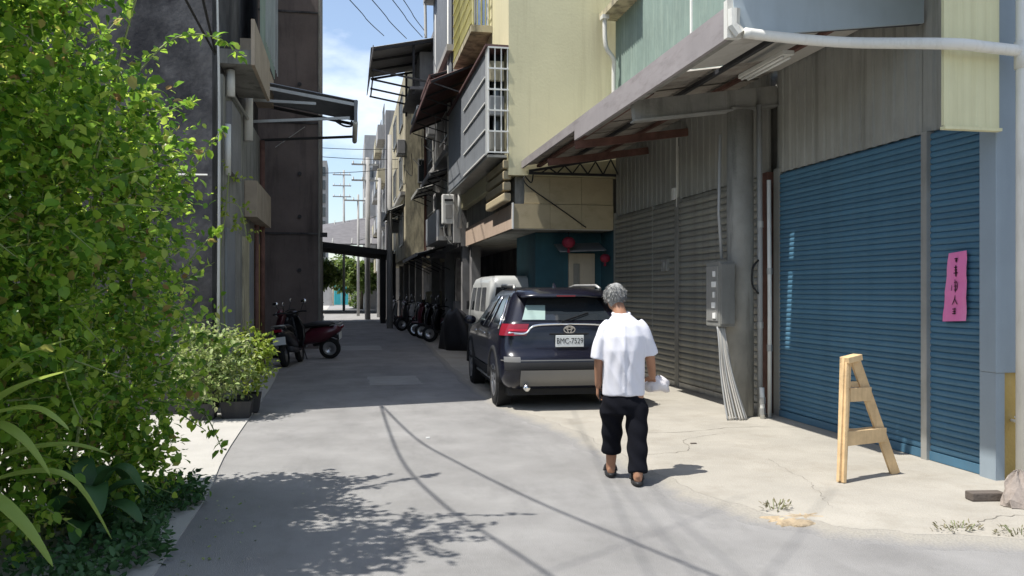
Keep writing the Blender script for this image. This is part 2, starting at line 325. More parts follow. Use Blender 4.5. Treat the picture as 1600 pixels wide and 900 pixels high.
# ------------------------------------------------------------------ the setting
def sheet(name, poly, z, m, thick=0.0, kind='structure'):
    bm = bmesh.new(); vs = [bm.verts.new((x, y, z)) for x, y in poly]; f = bm.faces.new(vs)
    if f.normal.z < 0: f.normal_flip()
    if thick:
        g = bmesh.ops.extrude_face_region(bm, geom=[f]); up = [e for e in g['geom'] if isinstance(e, bmesh.types.BMVert)]
        bmesh.ops.translate(bm, verts=up, vec=(0, 0, thick))
    bmesh.ops.recalc_face_normals(bm, faces=bm.faces); bmesh.ops.triangulate(bm, faces=[f for f in bm.faces if len(f.verts) > 4])
    me = bpy.data.meshes.new(name); bm.to_mesh(me); bm.free(); o = link(name, me, m); o['kind'] = kind; return o
def smoothline(pts, n=6):
    out = []
    P = [pts[0]] + list(pts) + [pts[-1]]
    for i in range(1, len(P) - 2):
        p0, p1, p2, p3 = [np.array(q, float) for q in P[i - 1:i + 3]]
        for k in range(n):
            t = k / n; out.append(tuple(.5 * ((2 * p1) + (-p0 + p2) * t + (2 * p0 - 5 * p1 + 4 * p2 - p3) * t * t + (-p0 + 3 * p1 - 3 * p2 + p3) * t ** 3)))
    out.append(tuple(pts[-1])); return out
sheet('ground', [(-900, -900), (900, -900), (900, 900), (-900, 900)], -.03, dirt)
right_edge = smoothline([(8, 4.05), (5.3, 4.35), (3.95, 4.68), (3.3, 5.02), (2.86, 5.6), (2.66, 6.5), (2.58, 7.8), (2.5, 9.2), (2.2, 11.1), (2.06, 13.8), (2.25, 22), (2.75, 40), (2.9, 60), (3, 98)], 14)
right_edge = [(x + .03 * math.sin(i * .9) * math.sin(i * .37) + random.uniform(-.02, .02), y + random.uniform(-.015, .015) + .03 * math.sin(i * .7)) for i, (x, y) in enumerate(right_edge)]
left_edge = smoothline([(-1.05, -6), (-1.08, 5), (-1.1, 7), (-1.2, 9), (-1.28, 14.5), (-1.42, 19), (-1.45, 30), (-1.7, 60), (-2.1, 98)], 5)
sheet('road', [(-1.05, -6), (30, -6), (30, 4.05)] + right_edge + left_edge[::-1][:-1], 0, asphalt)
pav = sheet('pavement', [(30, 4.05)] + right_edge + [(30, 98)], -.02, concrete, .055)
E_ = right_edge; vs = []; bl_ = []
for i, p in enumerate(E_):
    a = np.array(E_[min(i + 9, len(E_) - 1)]) - np.array(E_[max(i - 9, 0)]); a = a / np.linalg.norm(a); n_ = np.array((-a[1], a[0])); n_ = n_ * (.75 if 4.5 < p[1] < 12 else .4)
    for w_, z_, b_ in ((.004, .0346, 0), (.06, .026, .12), (.16, .012, .45), (.26, .004, .75), (.36, -.004, 1)):
        vs.append((p[0] + n_[0] * w_, p[1] + n_[1] * w_, z_)); bl_.append(b_)
em_ = bpy.data.meshes.new('worn_edge'); em_.from_pydata(vs, [], [(5 * i + j, 5 * i + j + 1, 5 * i + j + 6, 5 * i + j + 5) for i in range(len(E_) - 1) for j in range(4)]); em_.update()
at_ = em_.attributes.new('wear', 'FLOAT', 'POINT'); at_.data.foreach_set('value', bl_)
def wear_material():
    m = bpy.data.materials.new('slab edge worn into the road'); m.use_nodes = True; N, L = m.node_tree.nodes, m.node_tree.links; b = N['Principled BSDF']; b.inputs['Roughness'].default_value = .92
    t = N.new('ShaderNodeTexCoord'); a = N.new('ShaderNodeAttribute'); a.attribute_name = 'wear'
    n1 = N.new('ShaderNodeTexNoise'); n1.inputs['Scale'].default_value = 5; n1.inputs['Detail'].default_value = 10; n1.inputs['Roughness'].default_value = .7
    ad = N.new('ShaderNodeMath'); ad.operation = 'ADD'; r = N.new('ShaderNodeMapRange'); r.inputs[1].default_value = .72; r.inputs[2].default_value = 1.28; r.clamp = True
    n2 = N.new('ShaderNodeTexNoise'); n2.inputs['Scale'].default_value = 60; n2.inputs['Detail'].default_value = 4
    x = N.new('ShaderNodeMixRGB'); x.inputs[1].default_value = (.345, .322, .278, 1); x.inputs[2].default_value = (.262, .255, .247, 1)
    y = N.new('ShaderNodeMixRGB'); y.blend_type = 'MULTIPLY'; y.inputs[0].default_value = .35; bp = N.new('ShaderNodeBump'); bp.inputs['Strength'].default_value = .5; bp.inputs['Distance'].default_value = .02
    L.new(t.outputs['Object'], n1.inputs['Vector']); L.new(t.outputs['Object'], n2.inputs['Vector']); L.new(a.outputs['Fac'], ad.inputs[0]); L.new(n1.outputs[0], ad.inputs[1]); L.new(ad.outputs[0], r.inputs[0])
    L.new(r.outputs[0], x.inputs[0]); L.new(x.outputs[0], y.inputs[1]); L.new(n2.outputs[0], y.inputs[2]); L.new(y.outputs[0], b.inputs['Base Color']); L.new(n2.outputs[0], bp.inputs['Height']); L.new(bp.outputs[0], b.inputs['Normal']); return m
link('worn_edge', em_, wear_material(), pav, True)
sheet('concrete_strip', [(-9, -6)] + left_edge + [(-9, 98)], -.02, concrete_l, .034)

# hairline joints and cracks in the forecourt slab: sunk strips of darker filler
def crack(pts, w, name='crack'):
    mb = MB(); P = smoothline(pts, 11); vs = []
    for i, p in enumerate(P):
        q = np.array(P[min(i + 1, len(P) - 1)]) - np.array(P[max(i - 1, 0)]); q = q / (np.linalg.norm(q) + 1e-9); n_ = np.array((-q[1], q[0])); j = random.uniform(-.02, .02); ww = w * random.uniform(.15, .75) / 2
        a = np.array(p) + n_ * (j + ww); b = np.array(p) + n_ * (j - ww); vs += [(a[0], a[1], .0372), (b[0], b[1], .0372)]
    mb.add(vs, [(2 * i, 2 * i + 1, 2 * i + 3, 2 * i + 2) for i in range(len(P) - 1)]); return mb.build(name, crackm, pav)
crack([(3.0, 8.9), (3.6, 8.75), (4.4, 8.95), (5.2, 8.8)], .016); crack([(2.8, 7.6), (3.3, 7.75), (3.5, 8.3), (4.1, 8.6)], .012)
crack([(3.45, 5.5), (3.6, 5.9), (3.75, 6.4), (3.85, 7.2)], .006); crack([(3.0, 12.5), (3.8, 11.6), (4.9, 11.2)], .014)
crack([(4.05, 4.85), (4.5, 5.05), (5.0, 4.95)], .02)
# repaired patches in the road surface, a few mm proud
road_o = bpy.data.objects['road']; patchm = mat('asphalt patch', (.225, .22, .215), rough=.95, var=.12, scale=3, bump=.6, bscale=150, fleck=.25, fcol=(.36, .35, .33), fscale=200); patchl = mat('pale asphalt patch', (.33, .325, .31), rough=.95, var=.12, scale=3, bump=.5, bscale=150)
def road_patch(x0, x1, y0, y1, m):
    pts = []
    for (a, b), (c, d) in zip([(x0, y0), (x1, y0), (x1, y1), (x0, y1)], [(x1, y0), (x1, y1), (x0, y1), (x0, y0)]):
        for k in range(10): t = k / 10; pts.append((a + (c - a) * t + random.uniform(-.025, .025), b + (d - b) * t + random.uniform(-.025, .025)))
    MB().add([(x, y, .003) for x, y in pts], [tuple(range(len(pts)))]).build('asphalt_patch', m, road_o)
road_patch(.35, 1.25, 14.4, 15.9, patchl); road_patch(-.2, .9, 23, 25, patchl)
# broken edge of the slab with spilled sand
sp = []
for k in range(44):
    a = 2 * math.pi * k / 44; rr = 1 + random.uniform(-.13, .13) + .18 * math.sin(3 * a + 1); sp.append((3.12 + .30 * rr * math.cos(a), 5.33 + .15 * rr * math.sin(a)))
mb = MB(); rings = []
for j, (s_, z_) in enumerate([(1, .006), (.9, .026), (.5, .034), (.1, .036)]):
    rings.append([(3.12 + (x - 3.12) * s_, 5.33 + (y - 5.33) * s_, z_ + random.uniform(-.004, .004)) for x, y in sp])
mb.loft(rings); tag(mb.build('sand_patch', sandm, None, True), 'low patch of spilled tan sand at the broken edge of the forecourt slab', 'sand')
for k in range(9):
    x_, y_ = 3.2 + .05 * k + random.uniform(-.03, .03), 5.3 - .025 * k + random.uniform(-.05, .05); q = random.uniform(.012, .028)
    c_ = MB().sphere((x_, y_, .02), q, 6, 4, (1.3, .9, .7)).build('concrete_chip', crackm if k % 3 == 0 else litter, None); c_.rotation_euler = (0, 0, k); tag(c_, 'small broken concrete chip beside the sand patch', 'rubble', 'chips at the broken slab edge')

# ------------------------------------------------------------------ roller shutters
def slat_mesh(length, pitch, bulge):
    mb = MB(); prof = [(0, 0), (-bulge * .75, pitch * .18), (-bulge, pitch * .45), (-bulge * .8, pitch * .75), (-bulge * .1, pitch * .93), (.004, pitch * .97), (.012, pitch * .97), (.012, 0)]
    n = len(prof); vs = [(x, 0, z) for x, z in prof] + [(x, length, z) for x, z in prof]
    mb.add(vs, [(i, i + 1, n + i + 1, n + i) for i in range(n - 1)] + [tuple(range(n)), tuple(range(2 * n - 1, n - 1, -1))]); return mb.mesh('slat')
def shutter(parent, name, y0, y1, z0, z1, x, pitch, bulge, m, label=None):
    root = MB().box(x + .03, x + .05, y0, y1, z0, z1).build(name, m, parent)
    if label: root['label'] = label
    me = slat_mesh(y1 - y0, pitch, bulge); me.materials.append(m); n = int((z1 - z0 - .09) / pitch); b = BASE[parent]
    for i in range(n):
        o = bpy.data.objects.new('slat', me); C.objects.link(o); o.parent = root
        o.location = (x - b.x + random.uniform(-.0012, .0012), y0 - b.y, z0 + .09 + i * pitch - b.z)
    MB().box(x - .02, x + .02, y0, y1, z0 + .005, z0 + .085).build('bottom_bar', steel if m is greyshut else m, root)
    return root

WX = 5.33
ws = thing('workshop_building', 'grey sheet-clad workshop with wide blue roller shutter and grey shutters on the right', 'building', (8.5, 11.2, 0))
# solid wall body behind the shutter fronts
MB().box(WX + .12, 12, 6.2, 16.28, -.02, 9.0).build('wall', oldcement, ws)
MB().box(WX - .02, WX + .1, 9.62, 9.76, .03, 3.16).build('door_jamb', greysheet, ws)
MB().box(WX - .05, WX + .1, 6.86, 6.94, .03, 3.1).build('guide_rail', steel, ws)
MB().box(WX - .03, WX + .1, 12.86, 13.02, .03, 3.15).build('door_jamb', oldcement, ws)
MB().box(WX - .02, WX + .1, 16.16, 16.28, .03, 3.2).build('door_jamb', greysheet, ws)
MB().box(WX - .03, WX + .1, 9.9, 10.08, .03, 3.15).build('door_jamb', rust, ws)
shutter(ws, 'roller_shutter', 6.94, 9.62, .035, 3.1, WX, .058, .013, bluepaint, 'wide blue roller shutter')
shutter(ws, 'roller_shutter', 6.2, 6.86, .035, 3.1, WX, .058, .013, bluepaint, 'narrow blue roller shutter with pink paper')
shutter(ws, 'roller_shutter', 10.08, 12.86, .035, 3.12, WX, .098, .026, greyshut, 'grey roller shutter behind the meter box')
shutter(ws, 'roller_shutter', 13.02, 14.05, .035, 3.12, WX, .098, .026, greyshut, 'narrow grey shutter leaf')
shutter(ws, 'roller_shutter', 14.1, 16.16, .035, 3.12, WX, .098, .026, greyshut, 'far grey shutter leaf')
MB().box(WX - .02, WX + .08, 14.05, 14.1, .03, 3.12).build('guide_rail', steel, ws)
# corrugated cladding over the shutters, sheet by sheet
y = 6.1
while y < 9.72:
    w_ = min(.905, 9.74 - y); MB().corr((WX + .02, y, 3.105), (0, 1, 0), (0, 0, 1), (-1, 0, 0), w_, 1.5, .17, .022).build('cladding_sheet', greysheet, ws); y += .91
y = 9.9
while y < 16.2:
    w_ = min(1.1, 16.25 - y); MB().corr((WX + .02, y, 3.13), (0, 1, 0), (0, 0, 1), (-1, 0, 0), w_, 1.3, .22, .015).build('cladding_sheet', greysheet, ws); y += 1.105
y = 6.2
while y < 16.2:
    w_ = min(.9, 16.27 - y); MB().corr((WX + .03, y, 4.5), (0, 1, 0), (0, 0, 1), (-1, 0, 0), w_, 4.4, .11, .03, 'wave').build('siding_sheet', greensheet, ws); y += .905
MB().box(WX - .02, WX + .05, 12.35, 12.41, 4.6, 8.8).build('siding_batten', white, ws)
MB().box(WX - .35, WX + .11, 14.6, 16.2, 7.1, 7.22).build('upper_eave', cornice, ws)
MB().box(WX + .0, WX + .1, 12.92, 12.96, 3.1, 4.0).tube([(WX - .02, 12.93, 3.0), (WX - .02, 12.93, 4.2)], .018).build('conduit', pvc, ws)
MB().box(WX - .06, WX - .005, 12.96, 13.08, 3.13, 3.32).build('small_switch_box', white, ws, bevel=.006)
MB().box(WX - .06, WX, 13.3, 13.55, 1.95, 2.15).box(WX - .09, WX - .06, 13.36, 13.4, 2.0, 2.1).build('lock_box', steel, ws, bevel=.006)
# yellow end fin and powder blue corner pillar
MB().corr((4.74, 5.955, 2.95), (1, 0, 0), (0, 0, 1), (0, -1, 0), .52, 3.4, .13, .005).box(4.742, 5.262, 5.96, 5.985, 2.96, 6.3).build('end_fin', yellowsheet, ws)
MB().box(4.735, 5.268, 5.93, 5.99, 2.925, 2.949).build('fin_trim', yellowsheet, ws)
MB().box(5.27, 6.4, 6.0, 6.19, .93, 6.5).build('blue_pillar_cover', lightblue, ws, bevel=.008)
MB().box(5.275, 5.36, 6.01, 6.19, .02, .928).build('pillar_corner_strip', lightblue, ws)
MB().box(5.363, 6.4, 6.03, 6.19, .02, .926).build('pillar_plinth', mustard, ws)
tp = MB().tube([(5.44, 6.04, .53), (5.44, 5.97, .53), (5.44, 5.95, .50), (5.44, 5.95, .46)], [.012, .014, .016, .013]).box(5.415, 5.465, 5.96, 5.97, .56, .575).tube([(5.44, 5.97, .53), (5.44, 5.97, .57)], .006).sphere((5.44, 5.95, .47), .022)
tp.build('tap', pvc, ws, True)

# pink paper on the narrow shutter
pp = thing('pink_notice', 'pink paper strip with black brush writing taped on the narrow blue shutter', 'notice', (5.285, 6.45, 1.32))
NX = 5.296
mb = MB(); vs = []; rows = 9
for j in range(rows + 1):
    t = j / rows; z_ = 1.335 + .615 * t; ya = 6.655 - .075 * t; yb = 6.36 - .005 * t
    for k, yy in enumerate((ya, (ya + yb) / 2, yb)): vs.append((NX - .01 - .004 * math.sin(j * 1.9 + k), yy, z_ + .008 * k))
mb.add(vs, [(j * 3 + k, j * 3 + k + 1, j * 3 + k + 4, j * 3 + k + 3) for j in range(rows) for k in range(2)]).build('paper', pinkpaper, pp)
def stroke(pts, w):
    mb = MB(); P = smoothline(pts, 4); vs = []
    for i, p in enumerate(P):
        q = np.array(P[min(i + 1, len(P) - 1)]) - np.array(P[max(i - 1, 0)]); q = q / (np.linalg.norm(q) + 1e-9); n_ = np.array((-q[1], q[0])) * w * (.6 + .5 * math.sin(math.pi * i / len(P))) / 2
        vs += [(NX - .017, p[0] + n_[0], p[1] + n_[1]), (NX - .017, p[0] - n_[0], p[1] - n_[1])]
    return mb.add(vs, [(2 * i, 2 * i + 2, 2 * i + 3, 2 * i + 1) for i in range(len(P) - 1)])
def glyph(strokes, yc, zc, s=1.0):
    mb = MB()
    for pts, w in strokes:
        q = stroke([(yc - a * s, zc + b * s) for a, b in pts], w); mb.add(q.v, q.f)
    mb.build('brush_character', ink, pp)
glyph([([(-.02, .012), (.02, .014)], .012), ([(0, .02), (.002, -.02)], .014), ([(-.014, -.006), (.014, -.004)], .01)], 6.475, 1.885)
glyph([([(-.022, .03), (.02, .034)], .009), ([(0, .05), (.002, -.05)], .018), ([(-.018, .008), (.018, .01)], .009), ([(-.028, -.02), (.026, -.016)], .01)], 6.48, 1.79)
glyph([([(0, .06), (.004, -.055)], .011), ([(-.012, .03), (.025, .034), (.022, -.03), (-.012, -.034)], .009), ([(-.012, .0), (.022, .002)], .008), ([(-.04, .01), (-.044, -.04)], .007)], 6.49, 1.655)
glyph([([(.008, .045), (-.005, .0), (-.03, -.04)], .010), ([(.004, .012), (.02, -.02), (.035, -.035)], .010)], 6.495, 1.53)
glyph([([(-.024, .02), (.022, .024)], .010), ([(-.02, 0), (.02, .003)], .010), ([(-.024, -.02), (.022, -.017)], .011), ([(0, .03), (.001, -.022)], .008)], 6.50, 1.43)

# ------------------------------------------------------------------ canopy over the forecourt
EX, EZ, IZ = 3.45, 4.02, 4.32   # eave line and its heights: outer, at the wall
cn = thing('canopy', 'sheet roof canopy on steel beams over the forecourt of the right workshop', 'canopy', (4.4, 11.5, 3.7))
def roofz(x, lift=0): return EZ + (IZ - EZ) * (x - EX) / (WX - EX) + lift
def roof_sheet(x0, x1, y0, y1):
    u = Vector((x1 - x0, 0, roofz(x1) - roofz(x0)))
    MB().corr((x0, y0, roofz(x0, .1)), (0, 1, 0), u, (0, 0, 1), y1 - y0, u.length, .13, .03, 'wave').build('roof_sheet', roofsheet, cn)
y = 7.0
for y0, y1 in [(7.0, 8.05), (8.05, 9.08), (9.20, 10.2), (10.2, 11.2), (11.2, 12.2), (12.2, 13.2), (13.2, 14.2), (14.2, 15.2), (15.2, 16.27)]:
    roof_sheet(EX - .02, WX + .02, y0, y1 + .02)
roof_sheet(EX - .02, 3.80, 9.06, 9.22); roof_sheet(4.42, WX + .02, 9.06, 9.22)
# flashing over the sheets, fascia boards and gutter
MB().box(EX - .075, EX - .03, 7.0, 16.24, 4.06, 4.20).build('fascia_board', gutterm, cn)
MB().box(EX - .05, EX + .35, 7.02, 16.22, 4.201, 4.225).build('flashing', gutterm, cn)
MB().box(EX - .12, EX - .078, 7.0, 12.1, 3.88, 4.10).build('gutter_front', gutterm, cn)
MB().box(EX - .075, EX + .08, 7.02, 12.05, 3.95, 3.98).build('gutter_pan', oldcement, cn)
for yb in (9.77,):
    mb = MB(); mb.bar((EX - .02, yb, 3.83), (WX + .02, yb, 4.10), .11, .24); mb.build('steel_beam', oldcement, cn)
    MB().bar((EX - .02, yb, 3.70), (WX + .02, yb, 3.968), .17, .02).build('beam_flange', steel, cn)
for yb in (12.6, 14.4):
    MB().bar((EX + .03, yb, 3.90), (WX + .02, yb, 4.17), .07, .12).build('steel_beam', rust, cn)
for xp in (3.72, 4.28, 4.84):
    MB().bar((xp, 7.05 if xp > 4 else 9.9, roofz(xp, .045)), (xp, 16.2, roofz(xp, .045)), .05 if xp > 4 else .08, .05).build('purlin', rust if xp != 4.28 else darksteel, cn)
ceil = mat('pale ceiling board', (.52, .50, .46), rough=.8, var=.1, bump=.05, grime=.5, gcol=(.3, .25, .2), gscale=(2, 1, 1))
for x0, x1 in ((3.57, 4.23), (4.34, 4.79), (4.9, 5.3)):
    for y0, y1 in ((7.05, 7.98), (7.99, 8.92)) if x0 < 4.5 else ((7.05, 8.2), (8.21, 9.6)):
        MB().bar((x0, (y0 + y1) / 2, roofz(x0, .07)), (x1, (y0 + y1) / 2, roofz(x1, .07)), y1 - y0, .012).build('ceiling_board', ceil, cn)
mb = MB(); ya = 16.1                                                  # lattice truss at the far end
MB().bar((3.5, ya, 3.95), (5.3, ya, 3.95), .035, .05).build('truss_chord', darksteel, cn)
MB().bar((3.5, ya, 3.99), (5.3, ya, 4.32), .035, .05).build('truss_chord', darksteel, cn)
for k in range(5):
    x0 = 3.75 + k * .32; MB().bar((x0, ya, 3.96), (x0 + .16, ya, roofz(x0 + .16) - .03), .02, .025).build('truss_web', darksteel, cn)
    MB().bar((x0 + .16, ya, roofz(x0 + .16) - .03), (x0 + .32, ya, 3.96), .02, .025).build('truss_web', darksteel, cn)
# gable sheet at the near end
mb = MB(); g0 = [(3.40, 3.95), (3.52, 3.90), (5.3, 4.13), (5.3, 5.6), (3.25, 5.6)]
mb.add([(x, 6.92, z) for x, z in g0] + [(x, 6.95, z) for x, z in g0], [(0, 1, 2, 3, 4), (9, 8, 7, 6, 5)] + [(i, (i + 1) % 5 + 0, (i + 1) % 5 + 5, i + 5) for i in range(5)]).build('gable_sheet', mat('pale blue gable sheet', (.42, .49, .54), rough=.5, var=.06, bump=.03, grime=.3, gcol=(.3, .34, .37)), cn)
MB().box(3.1, 5.34, 5.4, 6.9, 5.0, 5.06).build('unseen_shade_hood', greysheet, cn)  # sheet out of view, added to shade the narrow shutter and corner pillar
MB().bar((3.5, 6.98, 3.95), (5.3, 6.98, 4.17), .05, .08).build('gable_beam', darksteel, cn)
MB().box(3.32, 3.46, 6.93, 7.0, 3.88, 4.22).tube([(3.37, 6.9, 4.12), (3.37, 6.9, 3.98), (3.42, 6.88, 3.9)], [.06, .055, .05]).build('gutter_end', pvc, cn)

co = thing('concrete_column', 'grey round concrete column holding the canopy beam beside the meter box', 'column', (4.86, 9.78, .03))
MB().ell([((4.86, 9.78, .03), .17, .17, 0), ((4.86, 9.78, 2.0), .168, .168, 0), ((4.86, 9.78, 3.88), .165, .165, 0)], 20).build('shaft', oldcement, co, True)
MB().box(4.70, 5.02, 9.66, 9.9, 3.881, 3.91).build('cap_plate', steel, co)
mx = thing('meter_box', 'weathered grey electric meter box on the concrete column', 'meter box', (4.58, 9.75, 1.1))
MB().box(4.49, 4.69, 9.58, 9.98, 1.17, 1.98).build('case', mat('dull meter box paint', (.2, .2, .185), rough=.6, var=.15, grime=.5, gcol=(.1, .1, .09)), mx, bevel=.012)
MB().box(4.50, 4.68, 9.555, 9.578, 1.2, 1.95).build('door', MATS['dull meter box paint'], mx, bevel=.006)
MB().box(4.478, 4.489, 9.62, 9.94, 1.24, 1.92).build('side_plate', steel, mx)
for k in range(5):
    MB().box(4.466, 4.477, 9.66 + .02 * (k % 3), 9.74 + .03 * (k % 2), 1.27 + .13 * k, 1.34 + .13 * k).build('torn_sticker', white, mx)
MB().tube([(4.62, 9.8, 2.02), (4.6, 9.84, 2.6), (4.63, 9.86, 3.6)], .02).build('riser', greypvc, mx, True)
for k in range(8):
    ox = (k - 3.5) * .024; oy = random.uniform(-.04, .04)
    t = thing('cable', ['leftmost', 'second', 'third', 'fourth', 'fifth', 'sixth', 'seventh', 'rightmost'][k] + ' of the cables hanging in a bundle from the meter box', 'cable', (4.62 + ox, 9.45 + oy, .035), 'cables bundled below the meter box')
    MB().tube(smoothline([(4.54 + ox * .5, 9.66, 1.17), (4.545 + ox * .6, 9.60, .95), (4.58 + ox * .9, 9.55 + oy, .6), (4.63 + ox * 1.3, 9.48 + oy, .25), (4.66 + ox * 1.5, 9.42 + oy, .036)], 4), .012, 6).build('sheath', cablem if k % 3 else greypvc, t, True)
for k, (x_, y_, r_, m_, zt, lb) in enumerate([(5.07, 9.66, .035, greypvc, 3.95, 'tall grey conduit pipe just right of the concrete column'), (5.17, 9.60, .026, pvc, 3.0, 'pale conduit pipe beside the blue shutter jamb'), (5.02, 9.50, .03, pvc, .42, 'short white pipe stub at the foot of the column')]):
    t = thing('conduit_pipe', lb, 'pipe', (x_, y_, .03))
    MB().tube([(x_, y_, .03), (x_, y_, zt * .5), (x_ - .01, y_, zt)], r_, 10).build('pipe', m_, t, True)
    for q in (.3, .62): MB().tube([(x_, y_, zt * q - .04), (x_ - .002, y_, zt * q + .04)], r_ + .008, 10).build('pipe_clip', steel, t)
    if k == 0: MB().tube(smoothline([(x_ - .03, y_ - .02, 2.0), (x_ - .11, y_ - .03, 1.9), (x_ - .12, y_ - .03, 1.7), (x_ - .03, y_ - .02, 1.58)], 4), .012, 6).build('cable_loop', wirem, t, True)
tl = thing('tube_lamp', 'dusty unlit strip lamp under the near end of the canopy', 'lamp', (4.5, 8.5, 4.0))
MB().bar((4.5, 7.95, 4.10), (4.5, 8.98, 4.10), .13, .05).build('housing', pvc, tl, bevel=.01)
for dx in (-.04, .04): MB().tube([(4.5 + dx, 8.0, 4.06), (4.5 + dx, 8.93, 4.06)], .014).build('tube', white, tl, True)
dp = thing('drain_pipe', 'white drain pipe running from the canopy gutter to the corner downpipe', 'pipe', (5.38, 5.84, .03))
MB().tube(smoothline([(3.44, 6.84, 3.90), (3.8, 6.78, 3.86), (4.25, 6.5, 3.76), (4.72, 5.86, 3.59), (5.05, 5.84, 3.575), (5.38, 5.84, 3.56)], 5), .047, 12).build('sloping_pipe', pvc, dp, True)
MB().tube([(5.38, 5.84, .02), (5.38, 5.84, 6.5)], .052, 14).build('downpipe', pvc, dp, True)
MB().tube([(5.38, 5.84, 3.42), (5.38, 5.84, 3.64)], .064, 14).build('tee_joint', pvc, dp, True)
dpp = thing('downpipe', 'thin white downpipe on the green siding next to the yellow wall', 'pipe', (5.22, 16.0, 4.3))
MB().tube(smoothline([(5.0, 15.9, 7.1), (5.02, 15.9, 6.5), (5.2, 15.95, 6.25), (5.22, 16.0, 5.9), (5.22, 16.0, 4.36)], 4), .045, 10).build('pipe', pvc, dpp, True)
MB().box(4.93, 5.07, 15.82, 15.98, 7.02, 7.1).build('rain_hopper', pvc, dpp)

# ------------------------------------------------------------------ window helper for facades
def window(parent, o, u, n, w, h, frame=white, pane=glass2, mull=1, rail=1, depth=.05, bars=0):
    """o lower corner on the wall face, u along the wall, n out of it"""
    o, u, n = Vector(o), Vector(u), Vector(n); z = Vector((0, 0, 1))
    def slab(a, b, c, d, e0, e1): # u range, z range, out range
        vs = [o + u * i + z * k + n * j for j in (e0, e1) for k in (c, d) for i in (a, b)]
        return vs, [(0, 1, 3, 2), (4, 6, 7, 5), (0, 4, 5, 1), (2, 3, 7, 6), (0, 2, 6, 4), (1, 5, 7, 3)]
    fr = MB(); t = .05
    for a in [(0, w, 0, t, .002, depth), (0, w, h - t, h, .002, depth), (0, t, t, h - t, .002, depth), (w - t, w, t, h - t, .002, depth)]: fr.add(*slab(*a))
    for k in range(1, mull + 1): x = w * k / (mull + 1); fr.add(*slab(x - .02, x + .02, t, h - t, .003, depth * .8))
    root = fr.build('window', frame, parent)
    MB().add(*slab(t, w - t, t, h - t, .001, .012)).build('pane', pane, root)
    if bars:
        for k in range(bars):
            x = w * (k + .5) / bars; MB().add(*slab(x - .01, x + .01, -.03, h + .03, depth + .12, depth + .14)).build('bar', steel, root)
        for zz in (-.03, h * .5, h): MB().add(*slab(-.02, w + .02, zz, zz + .025, depth + .141, depth + .16)).build('bar', steel, root)
    return root

# ------------------------------------------------------------------ yellow house (right)
yh = thing('yellow_house', 'pale yellow house with beige overhanging floor and caged window behind the canopy', 'house', (6, 19.5, 0))
MB().box(3.13, 12, 16.3, 23.6, 3.93, 12.5).build('wall', yellow, yh)
MB().box(3.3, 12, 16.5, 23.55, 2.87, 3.925).build('overhang_floor', oldcement, yh)
# fascia panels of the overhanging floor: front, then street side
for x0, x1 in [(3.235, 3.98), (3.985, 4.64), (4.645, 5.31)]:
    MB().box(x0, x1, 16.31, 16.35, 2.87, 3.36).build('fascia_panel', beige, yh)
    MB().box(max(x0, 3.46), x1, 16.33, 16.37, 3.37, 3.92).build('upper_panel', beige, yh)
MB().box(3.205, 3.232, 16.29, 16.36, 2.86, 3.38).build('corner_trim', white, yh)
for y0, y1 in [(16.37, 17.85), (17.86, 19.6), (19.61, 21.3), (21.31, 23.1)]:
    MB().box(3.21, 3.25, y0, y1, 2.87, 3.36).build('fascia_panel', pinkbeige, yh)
MB().box(3.252, 5.31, 16.372, 16.49, 2.86, 2.9).build('soffit_strip', white, yh)
for k in range(4):
    z_ = 3.42 + .22 * k; MB().bar((3.12, 16.4, z_ + .08), (3.12, 18.6, z_ + .08), .16, .17).build('louvre_roll', beige, yh, bevel=.03)
# caged window box on the corner with blue grey siding towards the street
y = 16.62
while y < 23:
    w_ = min(1.28, 23.05 - y); MB().corr((2.73, y, 4.36), (0, 1, 0), (0, 0, 1), (-1, 0, 0), w_, 2.1, .09, .012).build('siding_sheet', bluegrey, yh); y += 1.285
for zz in (4.36, 4.86, 5.40, 5.92): MB().box(2.69, 2.715, 16.6, 19.8, zz, zz + .03).build('siding_trim', white, yh)
MB().box(2.74, 3.125, 16.45, 23.0, 4.30, 4.352).build('box_floor', steel, yh)
MB().box(2.66, 3.125, 16.3, 23.0, 6.47, 6.52).build('box_roof', brownawn, yh)
MB().box(2.9, 3.12, 16.8, 22.9, 4.36, 6.46).build('dark_window', glass2, yh)
for k in range(4): x_ = 2.725 + k * .128; MB().box(x_ - .011, x_ + .011, 16.30, 16.322, 4.36, 6.46).build('cage_bar', white, yh)
for k in range(6): z_ = 4.36 + k * .416; MB().box(2.71, 3.125, 16.275, 16.297, z_, z_ + .03).build('cage_bar', white, yh)
for k in range(3): MB().box(2.70, 2.722, 16.32 + k * .1, 16.34 + k * .1, 4.36, 6.46).build('cage_bar', white, yh)
for k in range(3): z_ = 4.45 + k * .7; MB().box(2.78, 3.08, 16.5, 16.6, z_, z_ + .4).build('stored_box', [oldcement, bluegrey, cornice][k], yh, bevel=.02)
